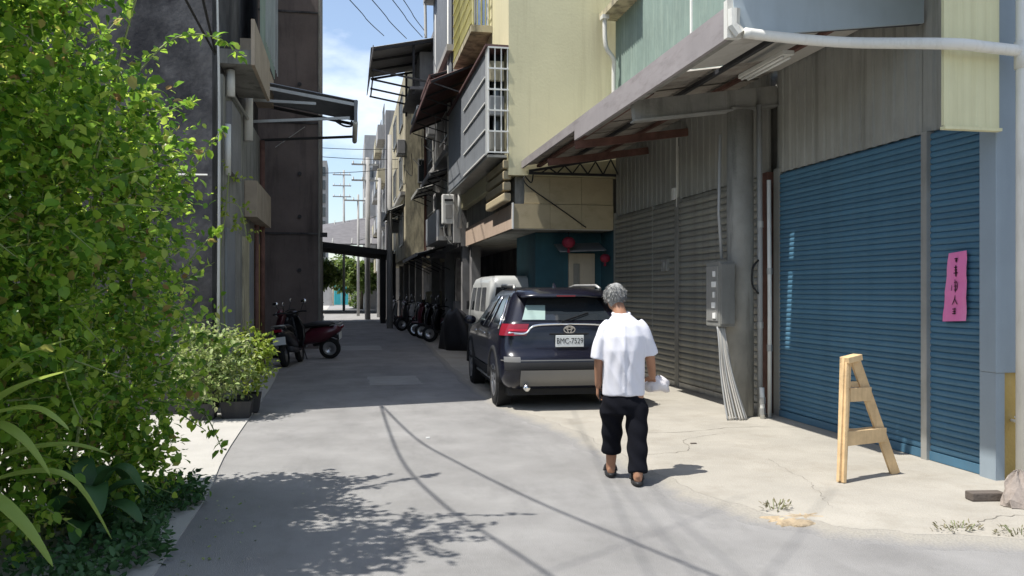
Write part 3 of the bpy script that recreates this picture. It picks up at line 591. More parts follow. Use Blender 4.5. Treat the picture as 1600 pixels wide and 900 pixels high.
# ground floor: recessed teal front, cream door
MB().box(3.9, 12, 17.3, 17.45, .02, 2.86).build('ground_wall', tealwall, yh)
MB().box(5.36, 12, 16.31, 17.29, .02, 2.86).build('side_wall', tealwall, yh)
d_ = MB().box(4.62, 5.2, 17.24, 17.298, .04, 2.42).build('door', cream, yh, bevel=.006)
MB().box(4.72, 4.86, 17.225, 17.239, .3, 2.2).build('door_panel', oldcement, d_); MB().box(4.93, 5.1, 17.225, 17.239, .3, 2.2).build('door_panel', cream, d_)
MB().tube([(4.67, 17.22, 1.05), (4.67, 17.19, 1.05), (4.72, 17.19, 1.05)], .012).build('door_handle', steel, d_)
mb = MB(); mb.add([(4.3, 17.28, 2.62), (5.3, 17.28, 2.66), (5.3, 16.75, 2.48), (4.3, 16.75, 2.44), (4.3, 17.28, 2.60), (5.3, 17.28, 2.64), (5.3, 16.75, 2.46), (4.3, 16.75, 2.42)], [(0, 1, 2, 3), (7, 6, 5, 4), (0, 3, 7, 4), (1, 5, 6, 2), (3, 2, 6, 7), (0, 4, 5, 1)]).build('door_hood', bluegrey, yh)
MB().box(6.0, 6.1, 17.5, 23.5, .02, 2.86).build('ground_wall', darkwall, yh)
MB().box(3.35, 3.6, 22.9, 23.3, .02, 2.86).build('pillar', midgrey, yh)
MB().box(3.9, 4.0, 17.46, 19.3, .02, 2.86).build('ground_wall', tealwall, yh)
# yellow balcony cage above
MB().box(2.65, 3.12, 18.2, 21.4, 7.35, 7.5).build('balcony_slab', cornice, yh)
for k in range(17): y_ = 18.22 + k * .197; MB().box(2.66, 2.68, y_, y_ + .02, 7.5, 9.4).build('balcony_bar', yellowcage, yh)
for k in range(5): x_ = 2.69 + k * .09; MB().box(x_, x_ + .02, 18.2, 18.22, 7.5, 9.4).build('balcony_bar', yellowcage, yh)
for k in range(7): z_ = 7.52 + k * .3; MB().box(2.64, 2.659, 18.19, 21.4, z_, z_ + .025).build('balcony_rail', yellowcage, yh)
window(yh, (3.128, 18.6, 7.55), (0, 1, 0), (-1, 0, 0), 2.2, 1.6)
# diagonal cable across the beige front
MB().tube(smoothline([(3.62, 16.24, 3.98), (3.58, 16.24, 3.78), (3.45, 16.24, 3.9), (3.5, 16.24, 3.72), (4.2, 16.24, 3.25), (4.72, 16.26, 2.9)], 5), .013, 6).build('loose_cable', wirem, yh, True)
for x_, z_, s_, lb in [(4.47, 2.62, .14, 'red paper lantern hanging under the door hood of the yellow house'), (5.26, 2.30, .11, 'small red lantern hanging at the right of the cream door')]:
    t = thing('lantern', lb, 'lantern', (x_, 16.7, z_ - s_)); MB().sphere((x_, 16.7, z_), s_, 14, 8, (1, 1, .85)).build('shade', redlan, t, True)
    MB().tube([(x_, 16.7, z_ + s_ * .8), (x_, 16.7, z_ + s_ * .8 + .1)], .008).build('cord', wirem, t); MB().tube([(x_, 16.7, z_ - s_ * .8), (x_, 16.7, z_ - s_ * 1.5)], [.02, .03]).build('tassel', redlan, t)

# ------------------------------------------------------------------ brown awning and grey houses further on the right
def awning(name, label, x0, x1, y0, y1, zin, zout, m, th=.05, rib=darksteel, parent_cat='awning', nr=4):
    """x0 outer edge, x1 at the wall"""
    t = thing(name, label, parent_cat, ((x0 + x1) / 2, (y0 + y1) / 2, min(zin, zout)))
    mb = MB(); u = Vector((x1 - x0, 0, zin - zout)); mb.corr((x0, y0, zout), (0, 1, 0), u, (0, 0, 1), y1 - y0, u.length, .12, .02, 'wave').build('roof_sheet', m, t)
    for k in range(nr):
        y_ = y0 + (y1 - y0) * (k + .02) / (nr - 1 + .04); MB().bar((x0, y_, zout - .03), (x1, y_, zin - .03), .04, .05).build('rafter', rib, t)
        MB().bar((x0 + .08, y_, zout - .05), (x1, y_, zin - .75 * abs(x1 - x0)), .03, .03).build('brace', rib, t)
    MB().box(x0 - .02, x0 + .02, y0, y1, zout - .08, zout + .03).build('edge_trim', m, t)
    return t
awning('street_awning', 'reddish brown sheet awning above the blue grey siding of the yellow house', 1.95, 3.1, 20.3, 27.0, 7.25, 6.75, brownawn, nr=5)
gh = thing('grey_house', 'grey three-storey house with pilasters beyond the yellow house', 'house', (6, 28, 0))
MB().box(3.15, 12, 23.65, 33, 2.9, 11.5).build('wall', midgrey, gh)
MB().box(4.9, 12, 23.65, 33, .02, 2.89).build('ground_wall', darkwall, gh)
MB().box(2.95, 3.14, 23.66, 24.2, 3.0, 11.3).build('pilaster', palegrey, gh); MB().box(2.95, 3.14, 28.2, 28.7, 3.0, 11.3).build('pilaster', palegrey, gh); MB().box(2.95, 3.14, 32.4, 32.95, 3.0, 11.3).build('pilaster', palegrey, gh)
for z_ in (5.6, 8.5): MB().box(2.75, 3.148, 23.7, 32.9, z_, z_ + .18).build('floor_band', palegrey, gh)
for z_ in (3.7, 6.4, 9.2):
    window(gh, (3.148, 24.8, z_), (0, 1, 0), (-1, 0, 0), 2.6, 1.5, steel, glass2, 2, bars=9); window(gh, (3.148, 29.2, z_), (0, 1, 0), (-1, 0, 0), 2.5, 1.5, steel, glass2, 2, bars=9)
MB().box(2.55, 3.14, 24.3, 28.1, 3.1, 3.22).build('balcony_slab', palegrey, gh); MB().box(2.55, 2.6, 24.3, 28.1, 3.22, 4.0).build('balcony_panel', bluegrey, gh)
for y_ in (23.7, 27.9, 32.6): MB().box(3.2, 3.5, y_, y_ + .3, .02, 2.9).build('pillar', midgrey, gh)
awning('shop_awning', 'pale weathered awning low over the parked motorbikes', 2.2, 3.3, 27.5, 34.5, 3.15, 2.85, palegrey, nr=5)
wh = thing('water_heater', 'white gas water heater box mounted on the wall past the beige overhang', 'water heater', (2.82, 24.0, 3.45))
MB().box(2.64, 3.0, 23.82, 24.12, 3.55, 4.4).build('case', white, wh, bevel=.03); MB().box(2.72, 2.92, 23.8, 23.818, 3.7, 4.1).build('front_cover', palegrey, wh, bevel=.01)
MB().box(2.7, 2.94, 23.8, 23.819, 4.2, 4.26).build('vent', darksteel, wh)
for dx in (.06, .3): MB().tube(smoothline([(2.64 + dx, 23.97, 3.55), (2.65 + dx, 23.97, 3.3), (2.8 + dx * .6, 23.97, 3.05), (2.95 + dx * .3, 23.97, 2.95)], 4), .025, 8).build('pipe', steel, wh, True)
MB().box(2.98, 3.14, 23.9, 24.05, 3.6, 3.7).build('wall_bracket', steel, wh)
fl = thing('flue_pipe', 'upright white flue pipe beside the water heater', 'pipe', (3.05, 22.6, 3.4)); MB().tube([(3.06, 23.2, 3.38), (3.06, 23.2, 5.0)], .06, 12).build('pipe', white, fl, True); MB().tube([(3.06, 23.2, 5.0), (3.06, 23.2, 5.12)], .09, 12).build('cowl', steel, fl)
# cream house
ch = thing('cream_house', 'stained cream rendered house next after the grey house', 'house', (6, 42, 0))
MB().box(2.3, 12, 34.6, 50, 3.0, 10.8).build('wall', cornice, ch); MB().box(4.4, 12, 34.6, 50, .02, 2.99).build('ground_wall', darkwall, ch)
for z_ in (3.6, 6.2, 8.8):
    for y_ in (36, 41, 46): window(ch, (2.298, y_, z_), (0, 1, 0), (-1, 0, 0), 2.4, 1.4, steel, glass2, 1)
for y_ in (35.2, 39, 43): window(ch, (2.75 + (y_ - 35) * .25, 34.598, 6.1), (1, 0, 0), (0, -1, 0), .9, 1.0, steel, glass2, 1)
MB().box(2.1, 2.296, 34.7, 50, 5.6, 5.75).build('floor_band', palegrey, ch)
for y_ in (34.8, 38.5, 42.5, 46.5): MB().box(2.75, 3.0, y_, y_ + .3, .02, 3.0).build('pillar', midgrey, ch)
awning('street_awning', 'dark sheet awning sticking out from the cream house', 1.6, 2.29, 35.5, 40.5, 5.3, 5.0, greysheet, nr=4)
# rooftop shelter
rs = thing('rooftop_shelter', 'grey tilted sheet metal shelter on the roof high above the street', 'shelter', (2.2, 31, 8.6))
mb = MB(); u = Vector((2.6, 0, .55)); MB().corr((.75, 29.2, 10.05), (0, 1, 0), u, (0, 0, 1), 4.2, u.length, .16, .03, 'wave').build('roof_sheet', palegrey, rs)
mb = MB().add([(.72, 29.18, 9.35), (.72, 33.4, 9.35), (.85, 33.4, 10.12), (.85, 29.18, 10.12), (.69, 29.18, 9.35), (.69, 33.4, 9.35), (.82, 33.4, 10.14), (.82, 29.18, 10.14)], [(0, 1, 2, 3), (7, 6, 5, 4), (0, 4, 5, 1), (3, 2, 6, 7), (0, 3, 7, 4), (1, 5, 6, 2)]).build('front_valance', palegrey, rs)
for y_ in (29.25, 30.6, 32, 33.3):
    MB().bar((.85, y_, 9.98), (3.3, y_, 10.5), .05, .08).build('rafter', darksteel, rs); MB().bar((.8, y_, 9.3), (3.1, y_, 8.9), .05, .06).build('brace', darksteel, rs)
MB().bar((.85, 29.3, 9.32), (.85, 33.3, 9.32), .05, .06).build('edge_rail', darksteel, rs)
for x_, y_ in ((2.2, 29.4), (3.0, 29.4), (2.2, 33.2)): MB().box(x_, x_ + .08, y_, y_ + .08, 8.55, 10.3).build('post', darksteel, rs)
MB().box(2.1, 3.14, 29.3, 33.4, 8.7, 8.8).build('deck', midgrey, rs); MB().box(2.5, 3.14, 29.9, 33, 8.8, 10.2).build('back_panel', palegrey, rs)
rt = thing('roof_terrace', 'grey clad roof storey with a small eave at the top of the picture', 'roof storey', (4, 26, 10))
MB().corr((2.9, 23.8, 7.6), (0, 1, 0), (0, 0, 1), (-1, 0, 0), 5.0, 5.5, .2, .03).build('siding_sheet', bluegrey, rt)
MB().box(2.55, 3.2, 27.5, 29.1, 11.6, 11.75).build('eave', palegrey, rt); MB().tube([(2.6, 28.9, 11.6), (2.62, 28.9, 10.4)], .05).build('drain', pvc, rt)
MB().box(2.93, 3.14, 23.82, 28.78, 7.62, 13.08).build('backing_wall', midgrey, rt)

# ------------------------------------------------------------------ left buildings
LX = -1.75
lh = thing('left_house', 'old dark cement house on the left with tan slab edges and drain pipes', 'house', (-5, 14.3, 0))
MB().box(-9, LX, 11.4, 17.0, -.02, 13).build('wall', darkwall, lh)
MB().box(LX + .002, LX + .05, 12.0, 13.9, .02, 4.6).build('front_render', oldcement, lh); MB().box(LX + .002, LX + .045, 13.95, 16.9, .02, 4.6).build('front_render', oldcement, lh)
MB().box(LX + .002, -1.32, 12.0, 14.1, 4.75, 4.95).build('balcony_slab', oldcement, lh)
MB().box(-1.318, -1.27, 11.9, 14.15, 4.72, 5.35).build('slab_edge_board', tanfascia, lh)
MB().box(LX + .002, -1.45, 14.2, 16.95, 5.2, 5.75).build('slab_edge_board', tanfascia, lh); MB().box(LX + .002, -1.46, 12.0, 16.9, 7.9, 8.3).build('slab_edge_board', tanfascia, lh)
MB().corr((-1.44, 14.3, 5.76), (0, 1, 0), (0, 0, 1), (1, 0, 0), 2.6, 2.0, .12, .02, 'wave').build('green_siding', greensheet, lh)
for k in range(10): MB().box(-1.36, -1.345, 14.4 + .25 * k, 14.415 + .25 * k, 5.76, 7.8).build('window_bar', steel, lh)
MB().box(LX + .051, -1.5, 14.4, 16.95, 2.85, 3.45).build('slab_edge_board', tanfascia, lh)
MB().box(LX + .051, -1.62, 12.3, 13.3, 3.3, 4.3).build('wall_cabinet', midgrey, lh)
for y_, z0, z1, r_, m_ in [(14.35, 4.1, 5.2, .075, pvc), (12.25, 4.35, 4.72, .06, pvc), (11.95, 3.2, 3.9, .045, pvc), (15.6, .02, 2.8, .04, rust), (16.6, .02, 4.5, .05, rust)]:
    MB().tube([(LX + .12, y_, z0), (LX + .12, y_, z1)], r_, 10).build('drain_pipe', m_, lh, True)
MB().tube([(LX + .1, 12.2, 4.45), (LX + .12, 14.4, 4.45)], .025).build('pipe_link', steel, lh)
for k, y_ in enumerate((11.46, 11.54)): MB().tube(smoothline([(LX + .06, y_, 9), (LX + .05 - .01 * k, y_, 6), (LX + .07, y_ + .03, 3.9), (LX + .06, y_, 1.0)], 4), .014, 6).build('wall_cable', pvc, lh, True)
for y0, y1, m_ in [(12.15, 13.0, bluegrey), (13.1, 13.8, oldcement), (14.0, 14.8, cornice), (14.9, 15.5, bluegrey), (15.7, 16.5, mustard)]:
    MB().box(LX + .052, LX + .085, y0, y1, .03, 2.5).build('door_leaf', m_, lh, bevel=.006)
MB().tube([(-3.3, 11.36, 3.1), (-1.8, 11.36, 3.12)], .012).build('wall_conduit', pvc, lh)
bw = thing('brown_house', 'tall dark brown house end wall on the left behind the scooters', 'house', (-4, 25.5, 0))
MB().box(-6, -.85, 24.0, 26.6, -.02, 14).build('wall', brownwall, bw)
MB().box(-9, -3.2, 17.01, 23.99, -.02, 14.5).build('unseen_shade_wing', darkwall, bw)  # wing out of view, added to block sun through the gap between houses
for z_ in (3.2, 6.3, 9.4): MB().box(-3.2, -.848, 23.97, 23.998, z_, z_ + .05).build('render_joint', darkwall, bw)
MB().box(-.84, -.80, 23.98, 26.6, -.02, 14).build('corner_bead', oldcement, bw)
MB().tube([(-2.0, 23.9, 5.6), (-1.2, 23.9, 6.2)], .012).build('stay_rod', steel, bw)
for z_ in (2.2, 3.7, 4.9, 7.4): MB().tube([(-1.35, 23.995, z_), (-1.35, 23.96, z_)], .055, 10).build('tie_anchor', darksteel, bw)
MB().box(-.79, -.6, 24.1, 24.3, 3.15, 3.27).build('lamp_bracket', darksteel, bw)
rh = thing('unseen_row_house', 'unseen row house behind the brown end wall, added to shade the far lane', 'house', (-6, 36, 0))  # hidden from the camera, added to keep the far lane in shade
MB().box(-12, -2.15, 26.7, 46, -.02, 13.5).build('wall', midgrey, rh)
for z_ in (3.6, 6.8, 9.8):
    for y_ in (29, 34, 39, 43): window(rh, (-2.148, y_ + 2, z_), (0, -1, 0), (1, 0, 0), 2, 1.4, steel, glass2, 1)
aw = thing('left_awning', 'dark sheet awning on pale brackets jutting from the left house over the street', 'awning', (-.8, 16.8, 4.8))
u = Vector((1.95, 0, -.32)); MB().corr((-1.78, 15.9, 5.50), (0, 1, 0), u, (0, 0, 1), 1.9, u.length, .12, .025, 'wave').build('roof_sheet', bluegrey, aw)
MB().bar((-1.76, 15.92, 5.40), (.1, 15.92, 5.12), .04, .06).build('rafter', steel, aw); MB().bar((-1.76, 17.7, 5.42), (.1, 17.7, 5.10), .04, .06).build('rafter', darksteel, aw)
MB().bar((-1.76, 15.9, 5.12), (-.6, 15.9, 5.1), .04, .05).build('brace', steel, aw); MB().bar((-1.76, 15.9, 4.72), (0.02, 15.9, 4.86), .04, .05).build('brace', steel, aw); MB().bar((-1.76, 17.7, 4.7), (.1, 17.7, 4.84), .04, .05).build('brace', darksteel, aw)
MB().box(.1, .16, 15.88, 17.82, 4.80, 5.2).build('front_valance', bluegrey, aw); MB().tube([(.12, 15.9, 4.78), (.12, 17.8, 4.76)], .05, 8).build('gutter', pvc, aw, True)
MB().tube(smoothline([(-.3, 15.95, 4.84), (-.1, 15.95, 4.72), (.05, 15.95, 4.72), (.05, 15.95, 4.82)], 3), .02, 6).build('bracket', darksteel, aw)
sh = thing('unseen_shade_shed', 'unseen shed left of the large shrub, added for the shade it casts', 'shed', (-4.5, 2.5, 0))  # out of view; roof edge set for its shade on shrub and road
MB().box(-7, -3.05, -2, 6.4, -.02, 3.87).build('wall', oldcement, sh); MB().box(-7.1, -2.93, -2.1, 6.5, 3.88, 4.06).build('roof', greysheet, sh)

# ------------------------------------------------------------------ far end of the lane
cp = thing('carport', 'black framed sheet roof standing over the lane at its far end', 'carport', (.4, 43.5, 0))
u = Vector((3.75, 0, -.45)); MB().corr((-1.6, 42, 4.0), (0, 1, 0), u, (0, 0, 1), 5.5, u.length, .3, .04, 'wave').build('roof_sheet', greysheet, cp)
MB().bar((-1.65, 41.95, 3.96), (2.2, 41.95, 3.5), .08, .26).build('front_beam', blackc, cp); MB().bar((-1.6, 47.4, 3.9), (2.15, 47.4, 3.45), .08, .2).build('rear_beam', blackc, cp)
for x_, y_, w_ in ((1.55, 42.1, .28), (2.02, 42.1, .3), (1.7, 47.2, .2), (-1.55, 47.2, .16), (-1.6, 42.1, .16)): MB().box(x_, x_ + w_, y_, y_ + .15, .0, 3.5 if x_ > 0 else 3.8).build('post', blackc, cp)
MB().box(1.86, 1.98, 42.0, 42.12, 0, 3.5).build('drain_pipe', palegrey, cp)
for k in range(4): MB().bar((-1.5, 42.6 + k * 1.2, 3.82), (2.1, 42.6 + k * 1.2, 3.4), .05, .08).build('rafter', darksteel, cp)
bg = thing('long_roofed_hall', 'low hall with a broad grey sheet roof closing the view behind the carport', 'hall', (1, 66, 0))
MB().add([(-6, 60, 4.9), (2.05, 60, 5.0), (2.05, 72, 8.0), (-3.5, 72, 7.0), (-6, 60, 4.8), (2.05, 60, 4.9), (2.05, 72, 7.9), (-3.5, 72, 6.9)], [(0, 1, 2, 3), (7, 6, 5, 4), (0, 4, 5, 1), (1, 5, 6, 2), (2, 6, 7, 3), (3, 7, 4, 0)]).build('roof', mat('dull grey roofing', (.13, .125, .13), rough=.9, var=.2), bg)
for k in range(6): x_ = -5.2 + k * 1.35; MB().bar((x_, 60, 5.0), (x_ + .15 * (k - 3), 72, 7.3 + .1 * k), .06, .06).build('roof_seam', greysheet, bg)
MB().box(-6, -2.4, 60.3, 71, 0, 4.75).build('wall', palegrey, bg)
th_ = thing('narrow_tall_house', 'narrow grey house with balconies standing after the cream house', 'house', (5, 60, 0))
MB().box(2.2, 9, 51, 70, 0, 12.6).build('wall', midgrey, th_)
for k in range(4):
    z_ = 2.9 + 2.7 * k
    for y_ in (52, 57, 62): MB().box(1.75, 2.198, y_, y_ + 3.4, z_, z_ + .9).build('balcony', [cornice, palegrey, bluegrey][(k + int(y_)) % 3], th_); window(th_, (2.198, y_ + .4, z_ + 1.0), (0, 1, 0), (-1, 0, 0), 2.4, 1.3, steel, glass2, 1)
for k in range(3): window(th_, (2.35 + k * .95, 50.998, 9.3), (1, 0, 0), (0, -1, 0), .7, 1.1, steel, glass2)
def ac_unit(x, y, z, lab):
    t = thing('air_conditioner', lab, 'air conditioner', (x, y, z), 'air conditioners on the right hand fronts')
    MB().box(x - .32, x, y - .42, y + .42, z, z + .58).build('case', palegrey, t, bevel=.02); MB().wheel((x - .325, y - .1, z + .29), (-1, 0, 0), [(0, .22), (.012, .22), (.012, .2), (.004, .19), (.004, .01)], 18).build('fan_grille', darksteel, t)
    for q in (-.3, .3): MB().bar((x - .34, y + q, z - .02), (x + .01, y + q, z - .02), .04, .04).build('bracket', steel, t)
    MB().tube(smoothline([(x - .1, y + .42, z + .2), (x - .06, y + .55, z), (x - .03, y + .6, z - 1.2)], 4), .022, 6).build('hose', pvc, t, True)
ac_unit(3.14, 27.9, 4.3, 'air conditioner box low on the grey house'); ac_unit(2.94, 28.45, 6.9, 'air conditioner on the middle pilaster of the grey house'); ac_unit(2.29, 35.0, 7.3, 'air conditioner on the near corner of the cream house'); ac_unit(3.14, 31.9, 9.4, 'topmost air conditioner on the grey house'); ac_unit(2.29, 39.6, 4.4, 'lower air conditioner on the cream house')
for k, (y0, y1, z_, m_) in enumerate([(24.6, 27.6, 5.35, palegrey), (29, 32, 5.4, greysheet), (24.6, 27.6, 8.25, brownawn), (29, 32, 8.3, bluegrey)]):
    awning('window_awning', ['pale', 'grey', 'brown', 'bluish'][k] + ' small awning over a ' + ('lower' if k < 2 else 'upper') + ' window of the grey house', 2.35, 3.13, y0, y1, z_, z_ - .25, m_, nr=3)
for k, (y_, r_, z0, z1) in enumerate([(24.45, .05, 3, 11), (28.05, .06, 3.0, 11.2), (32.2, .05, 2.9, 11)]): MB().tube([(2.9, y_, z0), (2.9, y_, z1)], r_, 8).build('rain_pipe', [pvc, greypvc, rust][k], gh, True)
for k in range(4): MB().tube(smoothline([(2.1, 20.5 + 4 * k, 5.9 + .2 * k), (2.3, 23 + 4 * k, 5.5 + .2 * k), (2.2, 25 + 4 * k, 6.0 + .2 * k)], 5), .012, 5).build('street_cable', wirem, gh, True)
tg = thing('teal_gate', 'bright teal sheet gate at the far end of the lane', 'gate', (-.8, 94, 0))
MB().corr((-1.6, 94, .1), (1, 0, 0), (0, 0, 1), (0, -1, 0), .75, 2.3, .15, .03).build('gate_leaf', tealpaint, tg); MB().corr((-.8, 94, .1), (1, 0, 0), (0, 0, 1), (0, -1, 0), .75, 2.3, .15, .03).build('gate_leaf', tealpaint, tg)
for x_ in (-1.75, 0): MB().box(x_, x_ + .14, 94, 94.15, 0, 2.6).build('gate_post', tanfascia, tg)
fw = thing('end_wall', 'pale boundary wall either side of the teal gate', 'wall', (0, 95, 0)); MB().box(-9, -1.8, 94.3, 94.6, 0, 2.3).build('wall', palegrey, fw); MB().box(.2, 9, 94.3, 94.6, 0, 2.2).build('wall', palegrey, fw)
tb = thing('distant_tower_block', 'distant white tower block with dark window bays over the lane', 'building', (-3.4, 125, 0))
MB().box(-6.2, -3.0, 120, 128, 0, 20).build('wall', palegrey, tb)
for k in range(8):
    for j in range(3): MB().box(-5.9 + j * .98, -5.2 + j * .98, 119.9, 119.99, 4.5 + k * 1.9, 5.8 + k * 1.9).build('window', glass2, tb)
dh = thing('distant_house', 'distant bluish grey block at the end of the right hand row', 'building', (4.5, 79, 0))
MB().box(1.35, 9, 74, 84, 0, 15.3).build('wall', palegrey, dh)
for k in range(3): window(dh, (1.348, 76, 5.5 + 2.8 * k), (0, 1, 0), (-1, 0, 0), 2.2, 1.3, steel, glass2); window(dh, (1.6 + k * .9, 73.998, 11.5), (1, 0, 0), (0, -1, 0), .6, 1.0, steel, glass2)
def pole(x, y, h, lab, arms=1, r_=.13):
    t = thing('utility_pole', lab, 'pole', (x, y, 0)); MB().tube([(x, y, 0), (x, y, h)], [r_, r_ * .7], 10).build('shaft', palegrey, t, True)
    for k in range(arms):
        MB().bar((x - .9, y - .05, h - .4 - k * .9), (x + .6, y - .05, h - .4 - k * .9), .08, .09).build('crossarm', steel, t)
        for q in (-.8, -.3, .45): MB().tube([(x + q, y - .05, h - .35 - k * .9), (x + q, y - .05, h - .2 - k * .9)], [.05, .03], 8).build('insulator', white, t)
    MB().bar((x, y, h * .62), (x + .5, y, h * .64), .05, .05).build('bracket', steel, t); return t
pole(1.75, 36.5, 8.4, 'concrete utility pole rising beside the cream house', 0, .14); pole(1.05, 48, 9.2, 'utility pole just behind the carport roof', 2, .17); pole(.6, 55, 7.9, 'thin utility pole left of the carport poles', 1, .1); pole(1.85, 52, 8.6, 'utility pole nearest the distant grey block', 0, .16)
pole(-.4, 70, 11.6, 'far lattice-armed pole over the hall roof', 3, .12)

# overhead wires; two sag low across the forecourt side and drop their shadows on the road
def wire(name, label, pts, r_, grp='overhead wires'):
    tag(MB().tube(smoothline(pts, 6), r_, 6).build(name, wirem, None, True), label, 'wire', grp)
def over(sx, sy, h): k = h / math.tan(R(SUN_EL)); return (sx - k * .982, sy - k * .19, h)
wire('service_wire', 'service wire from the dark left house looping low toward the camera', [over(.44, 11.8, 4.7)] + [over(x, y_, h) for x, y_, h in [(.49, 8.11, 4.75), (.69, 6.33, 5.0), (.92, 5.36, 5.2), (1.12, 4.57, 5.4), (1.6, 2.5, 6.0)]], .016)
wire('service_wire', 'second service wire from the dark left house swinging out over the road', [over(.46, 11.8, 4.72)] + [over(x, y_, h) for x, y_, h in [(.72, 9.13, 4.8), (1.02, 7.7, 5.0), (1.39, 6.29, 5.3), (1.73, 5.27, 5.6), (2.02, 4.43, 5.9), (2.9, 2, 6.6)]], .016)
for k, (a, b, c) in enumerate([((2.77, 9.86), (2.02, 6.17), (1.69, 4.57)), ((2.5, 8.6), (2.13, 5.9), (1.94, 4.52)), ((2.6, 7.3), (2.3, 5.6), (2.2, 4.5)), ((3.51, 5.68), (2.9, 5.0), (2.33, 4.34)), ((2.5, 5.6), (1.5, 4.9), (.9, 4.5))]):
    h = 8.5 + .5 * k
    d0 = (a[0] + (a[0] - b[0]) * .5, a[1] + (a[1] - b[1]) * .5); d1 = (c[0] + (c[0] - b[0]) * 2, c[1] + (c[1] - b[1]) * 2)
    wire('overhead_wire', 'high overhead wire casting the ' + ['first', 'second', 'third', 'fourth', 'fifth'][k] + ' faint straight shadow on the near road', [over(*d0, h), over(*a, h), over(*b, h), over(*c, h), over(*d1, h)], .006)
for k, (a, b) in enumerate([((-.0, 25.5, 10.4), (1.23, 30, 10.72)), ((.67, 25.5, 10.44), (2.03, 30, 10.67)), ((1.27, 25.5, 10.5), (2.6, 30, 10.75)), ((1.55, 25.5, 10.6), (2.75, 30, 10.9))]):
    a, b = Vector(a), Vector(b); p = a - (b - a) * 3.0
    wire('overhead_wire', ['leftmost', 'second', 'third', 'rightmost'][k] + ' of the wires crossing the strip of sky', [tuple(p), tuple(a), tuple((a + b) / 2 - Vector((0, 0, .06))), tuple(b)], .014)
for k, (z0, z1) in enumerate([(8.35, 8.4), (7.95, 7.9), (7.1, 7.5)]):
    wire('lane_wire', ['upper', 'middle', 'lowest'][k] + ' thin wire crossing the lane in front of the far poles', [(-2.2, 40, z0), (.3, 40, (z0 + z1) / 2 - .06), (2.6, 40, z1)], .016)

# ------------------------------------------------------------------ vehicles
def rrect(yr, yf, w, rr, rf, nside=14, nrear=12, nc=5):
    """plan outline, rear at low y; starts at rear centre and runs to the right; equal point count for every ring"""
    P = []
    def bow(t): return .035 * w * (t / max(w, .01)) ** 2
    for k in range(nrear // 2): t = (w - rr) * k / (nrear // 2); P.append((t, yr + bow(t)))
    y0 = yr + bow(w - rr)
    for k in range(nc): a = math.pi / 2 * k / nc; P.append((w - rr + rr * math.sin(a), y0 + rr - rr * math.cos(a)))
    for k in range(nside): t = k / nside; P.append((w, y0 + rr + (yf - rf - y0 - rr) * t))
    for k in range(nc): a = math.pi / 2 * k / nc; P.append((w - rf + rf * math.cos(a), yf - rf + rf * math.sin(a)))
    for k in range(nrear // 2): t = (w - rf) * (1 - k / (nrear // 2)); P.append((t, yf))
    P.append((0, yf)); Q = P[1:-1]
    return P + [(-x, y) for x, y in Q[::-1]]
def stack(rings, zs):
    """rings: list of (z, yr, yf, w, rr, rf); returns interpolated outlines at the heights zs"""
    Z = [r_[0] for r_ in rings]; A = np.array([r_[1:] for r_ in rings])
    return [[(x, y, z) for x, y in rrect(*[float(np.interp(z, Z, A[:, j])) for j in range(5)])] for z in zs]
def patch(rings, zs, idx, off=.008):
    """a strip of the body skin over outline indices idx, pushed out a little"""
    S = stack(rings, zs); n = len(S[0]); vs = []
    for r_ in S:
        c = (sum(p[0] for p in r_) / n, sum(p[1] for p in r_) / n)
        for i in idx:
            p = r_[i % n]; q0, q1 = r_[(i - 1) % n], r_[(i + 1) % n]; t = Vector((q1[0] - q0[0], q1[1] - q0[1])); nn = Vector((t.y, -t.x)).normalized()
            vs.append((p[0] + nn.x * off, p[1] + nn.y * off, p[2] + off * .3))
    m_ = len(idx)
    return MB().add(vs, [(j * m_ + k, j * m_ + k + 1, (j + 1) * m_ + k + 1, (j + 1) * m_ + k) for j in range(len(zs) - 1) for k in range(m_ - 1)])
def road_wheel(parent, c, sgn, r_=.36, w=.22, spokes=5, tm=tyre, rm=rimm):
    wh_ = MB().wheel(c, (1, 0, 0), [(-w / 2, r_ * .62), (-w / 2, r_ * .9), (-w * .42, r_ * .985), (-w * .25, r_), (w * .25, r_), (w * .42, r_ * .985), (w / 2, r_ * .9), (w / 2, r_ * .62), (-w / 2, r_ * .62)]).build('wheel', tm, parent, True)
    x = c[0] + sgn * w * .36
    MB().wheel((x, c[1], c[2]), (sgn, 0, 0), [(-.05, r_ * .66), (.03, r_ * .66), (.035, r_ * .58), (-.03, r_ * .55)]).wheel((x, c[1], c[2]), (sgn, 0, 0), [(-.03, r_ * .6), (-.03, .001)]).build('rim', rm, wh_, True)
    for k in range(spokes):
        a = 2 * math.pi * k / spokes; MB().bar((x + sgn * .02, c[1], c[2]), (x + sgn * .015, c[1] + r_ * .6 * math.cos(a), c[2] + r_ * .6 * math.sin(a)), .06, .025, (1, 0, 0)).build('spoke', rm, wh_)
    return wh_

suv = thing('parked_suv', 'dark navy SUV parked on the right with its rear to the camera', 'car')
RG = [(.30, .16, 4.42, .82, .16, .2), (.42, .04, 4.54, .90, .22, .4), (.60, .0, 4.60, .915, .24, .5), (.72, .02, 4.6, .918, .24, .55), (.80, .10, 4.56, .915, .22, .6), (.92, .14, 4.46, .905, .2, .6),
      (1.02, .15, 4.2, .89, .2, .5), (1.08, .16, 3.45, .875, .2, .4), (1.17, .19, 3.2, .84, .2, .35), (1.30, .34, 2.95, .775, .2, .3), (1.44, .50, 2.7, .715, .2, .28), (1.54, .58, 2.5, .665, .2, .25), (1.60, .62, 2.35, .62, .22, .25), (1.635, .75, 2.2, .53, .25, .25), (1.65, 1.0, 2.0, .36, .2, .2)]
zs = sorted(set([r_[0] for r_ in RG] + [.36, .5, .66, .76, .86, .97, 1.05, 1.12, 1.2, 1.37, 1.49, 1.57]))
